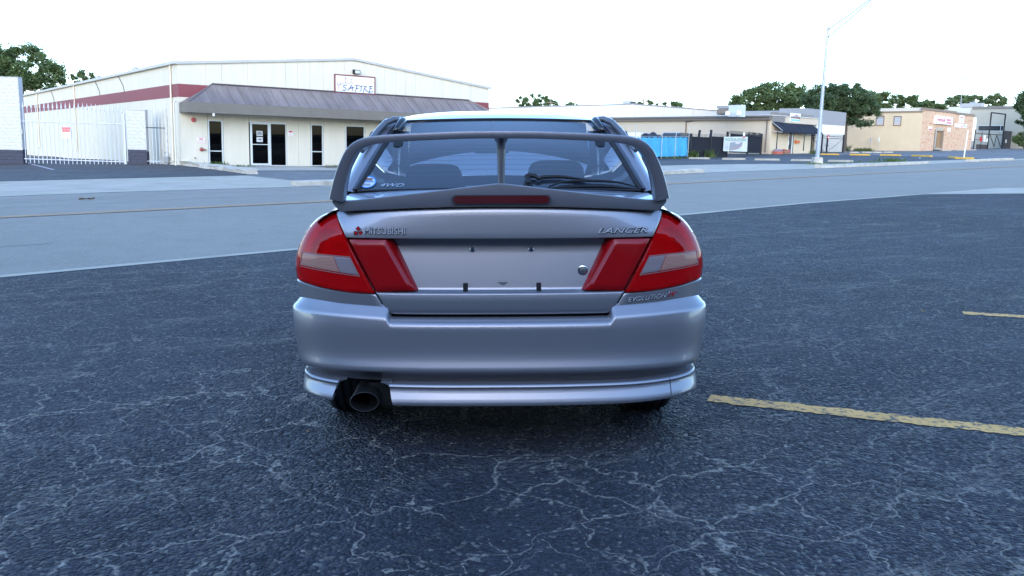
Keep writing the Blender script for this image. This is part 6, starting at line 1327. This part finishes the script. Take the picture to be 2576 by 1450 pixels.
P = [[Vector((u*.64*(1-.30*max(0, (y-3.55)/.65)**2.2), y, lerp(.985, .80, smoothstep(3., 4.2, y))+.045+.03*(1-u*u))) for u in [-1+2*i/16 for i in range(17)]] for y in [2.98+1.22*k/14 for k in range(15)]]
grid_mesh('bonnet', P, PAINT, car, sharp=60)
P = [[Vector((u*(.6-.02*k), YE+.10*math.sin(math.pi*min(1, k/6))*(1-.5*u*u)-(.05*u*u if k else 0), lerp(.86, .2, k/8))) for u in [-1+2*i/16 for i in range(17)]] for k in range(9)]
grid_mesh('front_bumper', P, PAINT, car, sharp=60)
box('underbody', -.56, .56, .10, 4.15, .20, .30, SEAL, car)
# shoulder between boot lid, quarter panel and pillar foot
for sg in (-1, 1):
    P = []
    for k in range(9):
        y = lerp(.17, .60, k/8); r = []
        for t in (0, .3, .6, .85, 1.):
            x = lerp(.674, .772, t); z = lerp(deck_z(.674, min(y, .5))-.006, .972, t**1.6); r.append(Vector((sg*x, y, z)))
        P.append(r)
    grid_mesh('shoulder_panel', P, PAINT, car, sharp=60)
# ------------------------------------------------------------------ wheels
def wheel(c, sg):
    # tyre with tread grooves, rim with spokes
    W2 = .1075; cx = sg*.715; prof = [(.205, -W2*.86), (.23, -W2), (.275, -W2), (.296, -W2*.90), (RT, -W2*.76)]
    for g in (-.55, -.18, .18, .55): prof += [(RT, W2*(g-.07)), (RT-.009, W2*(g-.055)), (RT-.009, W2*(g+.055)), (RT, W2*(g+.07))]
    prof += [(RT, W2*.76), (.296, W2*.90), (.275, W2), (.23, W2), (.205, W2*.86)]
    w = lathe('wheel', prof, mat('tyre_rubber', (.03, .03, .032), .7, bump=.3, bscale=60, bdist=.004), car, 56, loc=(cx, c, RT), axis='X')
    lathe('rim', [(.20, -W2*.8), (.195, 0), (.205, W2*.7), (.205, W2*.8), (.19, W2*.78), (.185, W2*.4), (.06, W2*.45), (.05, W2*.6), (.0, W2*.6)] if sg > 0 else [(.20, W2*.8), (.195, 0), (.205, -W2*.7), (.205, -W2*.8), (.19, -W2*.78), (.185, -W2*.4), (.06, -W2*.45), (.05, -W2*.6), (.0, -W2*.6)], mat('wheel_alloy', (.5, .5, .52), .35, .9), w, 32, axis='X')
    bm = bmesh.new()
    for k in range(8):
        a = 2*math.pi*k/8; M = Matrix.Rotation(a, 4, 'X'); bx(bm, sg*W2*.5-.008, sg*W2*.5+.02, -.018, .018, .05, .195, 0, M)
    bobj('spoke_set', bm, MATS['wheel_alloy'], w)
    return w
for c in (AX_R, AX_F):
    for sg in (-1, 1): wheel(c, sg)
tubeo('rear_axle', [(-.6, AX_R, .29), (.6, AX_R, .29)], .045, SEAL, car)
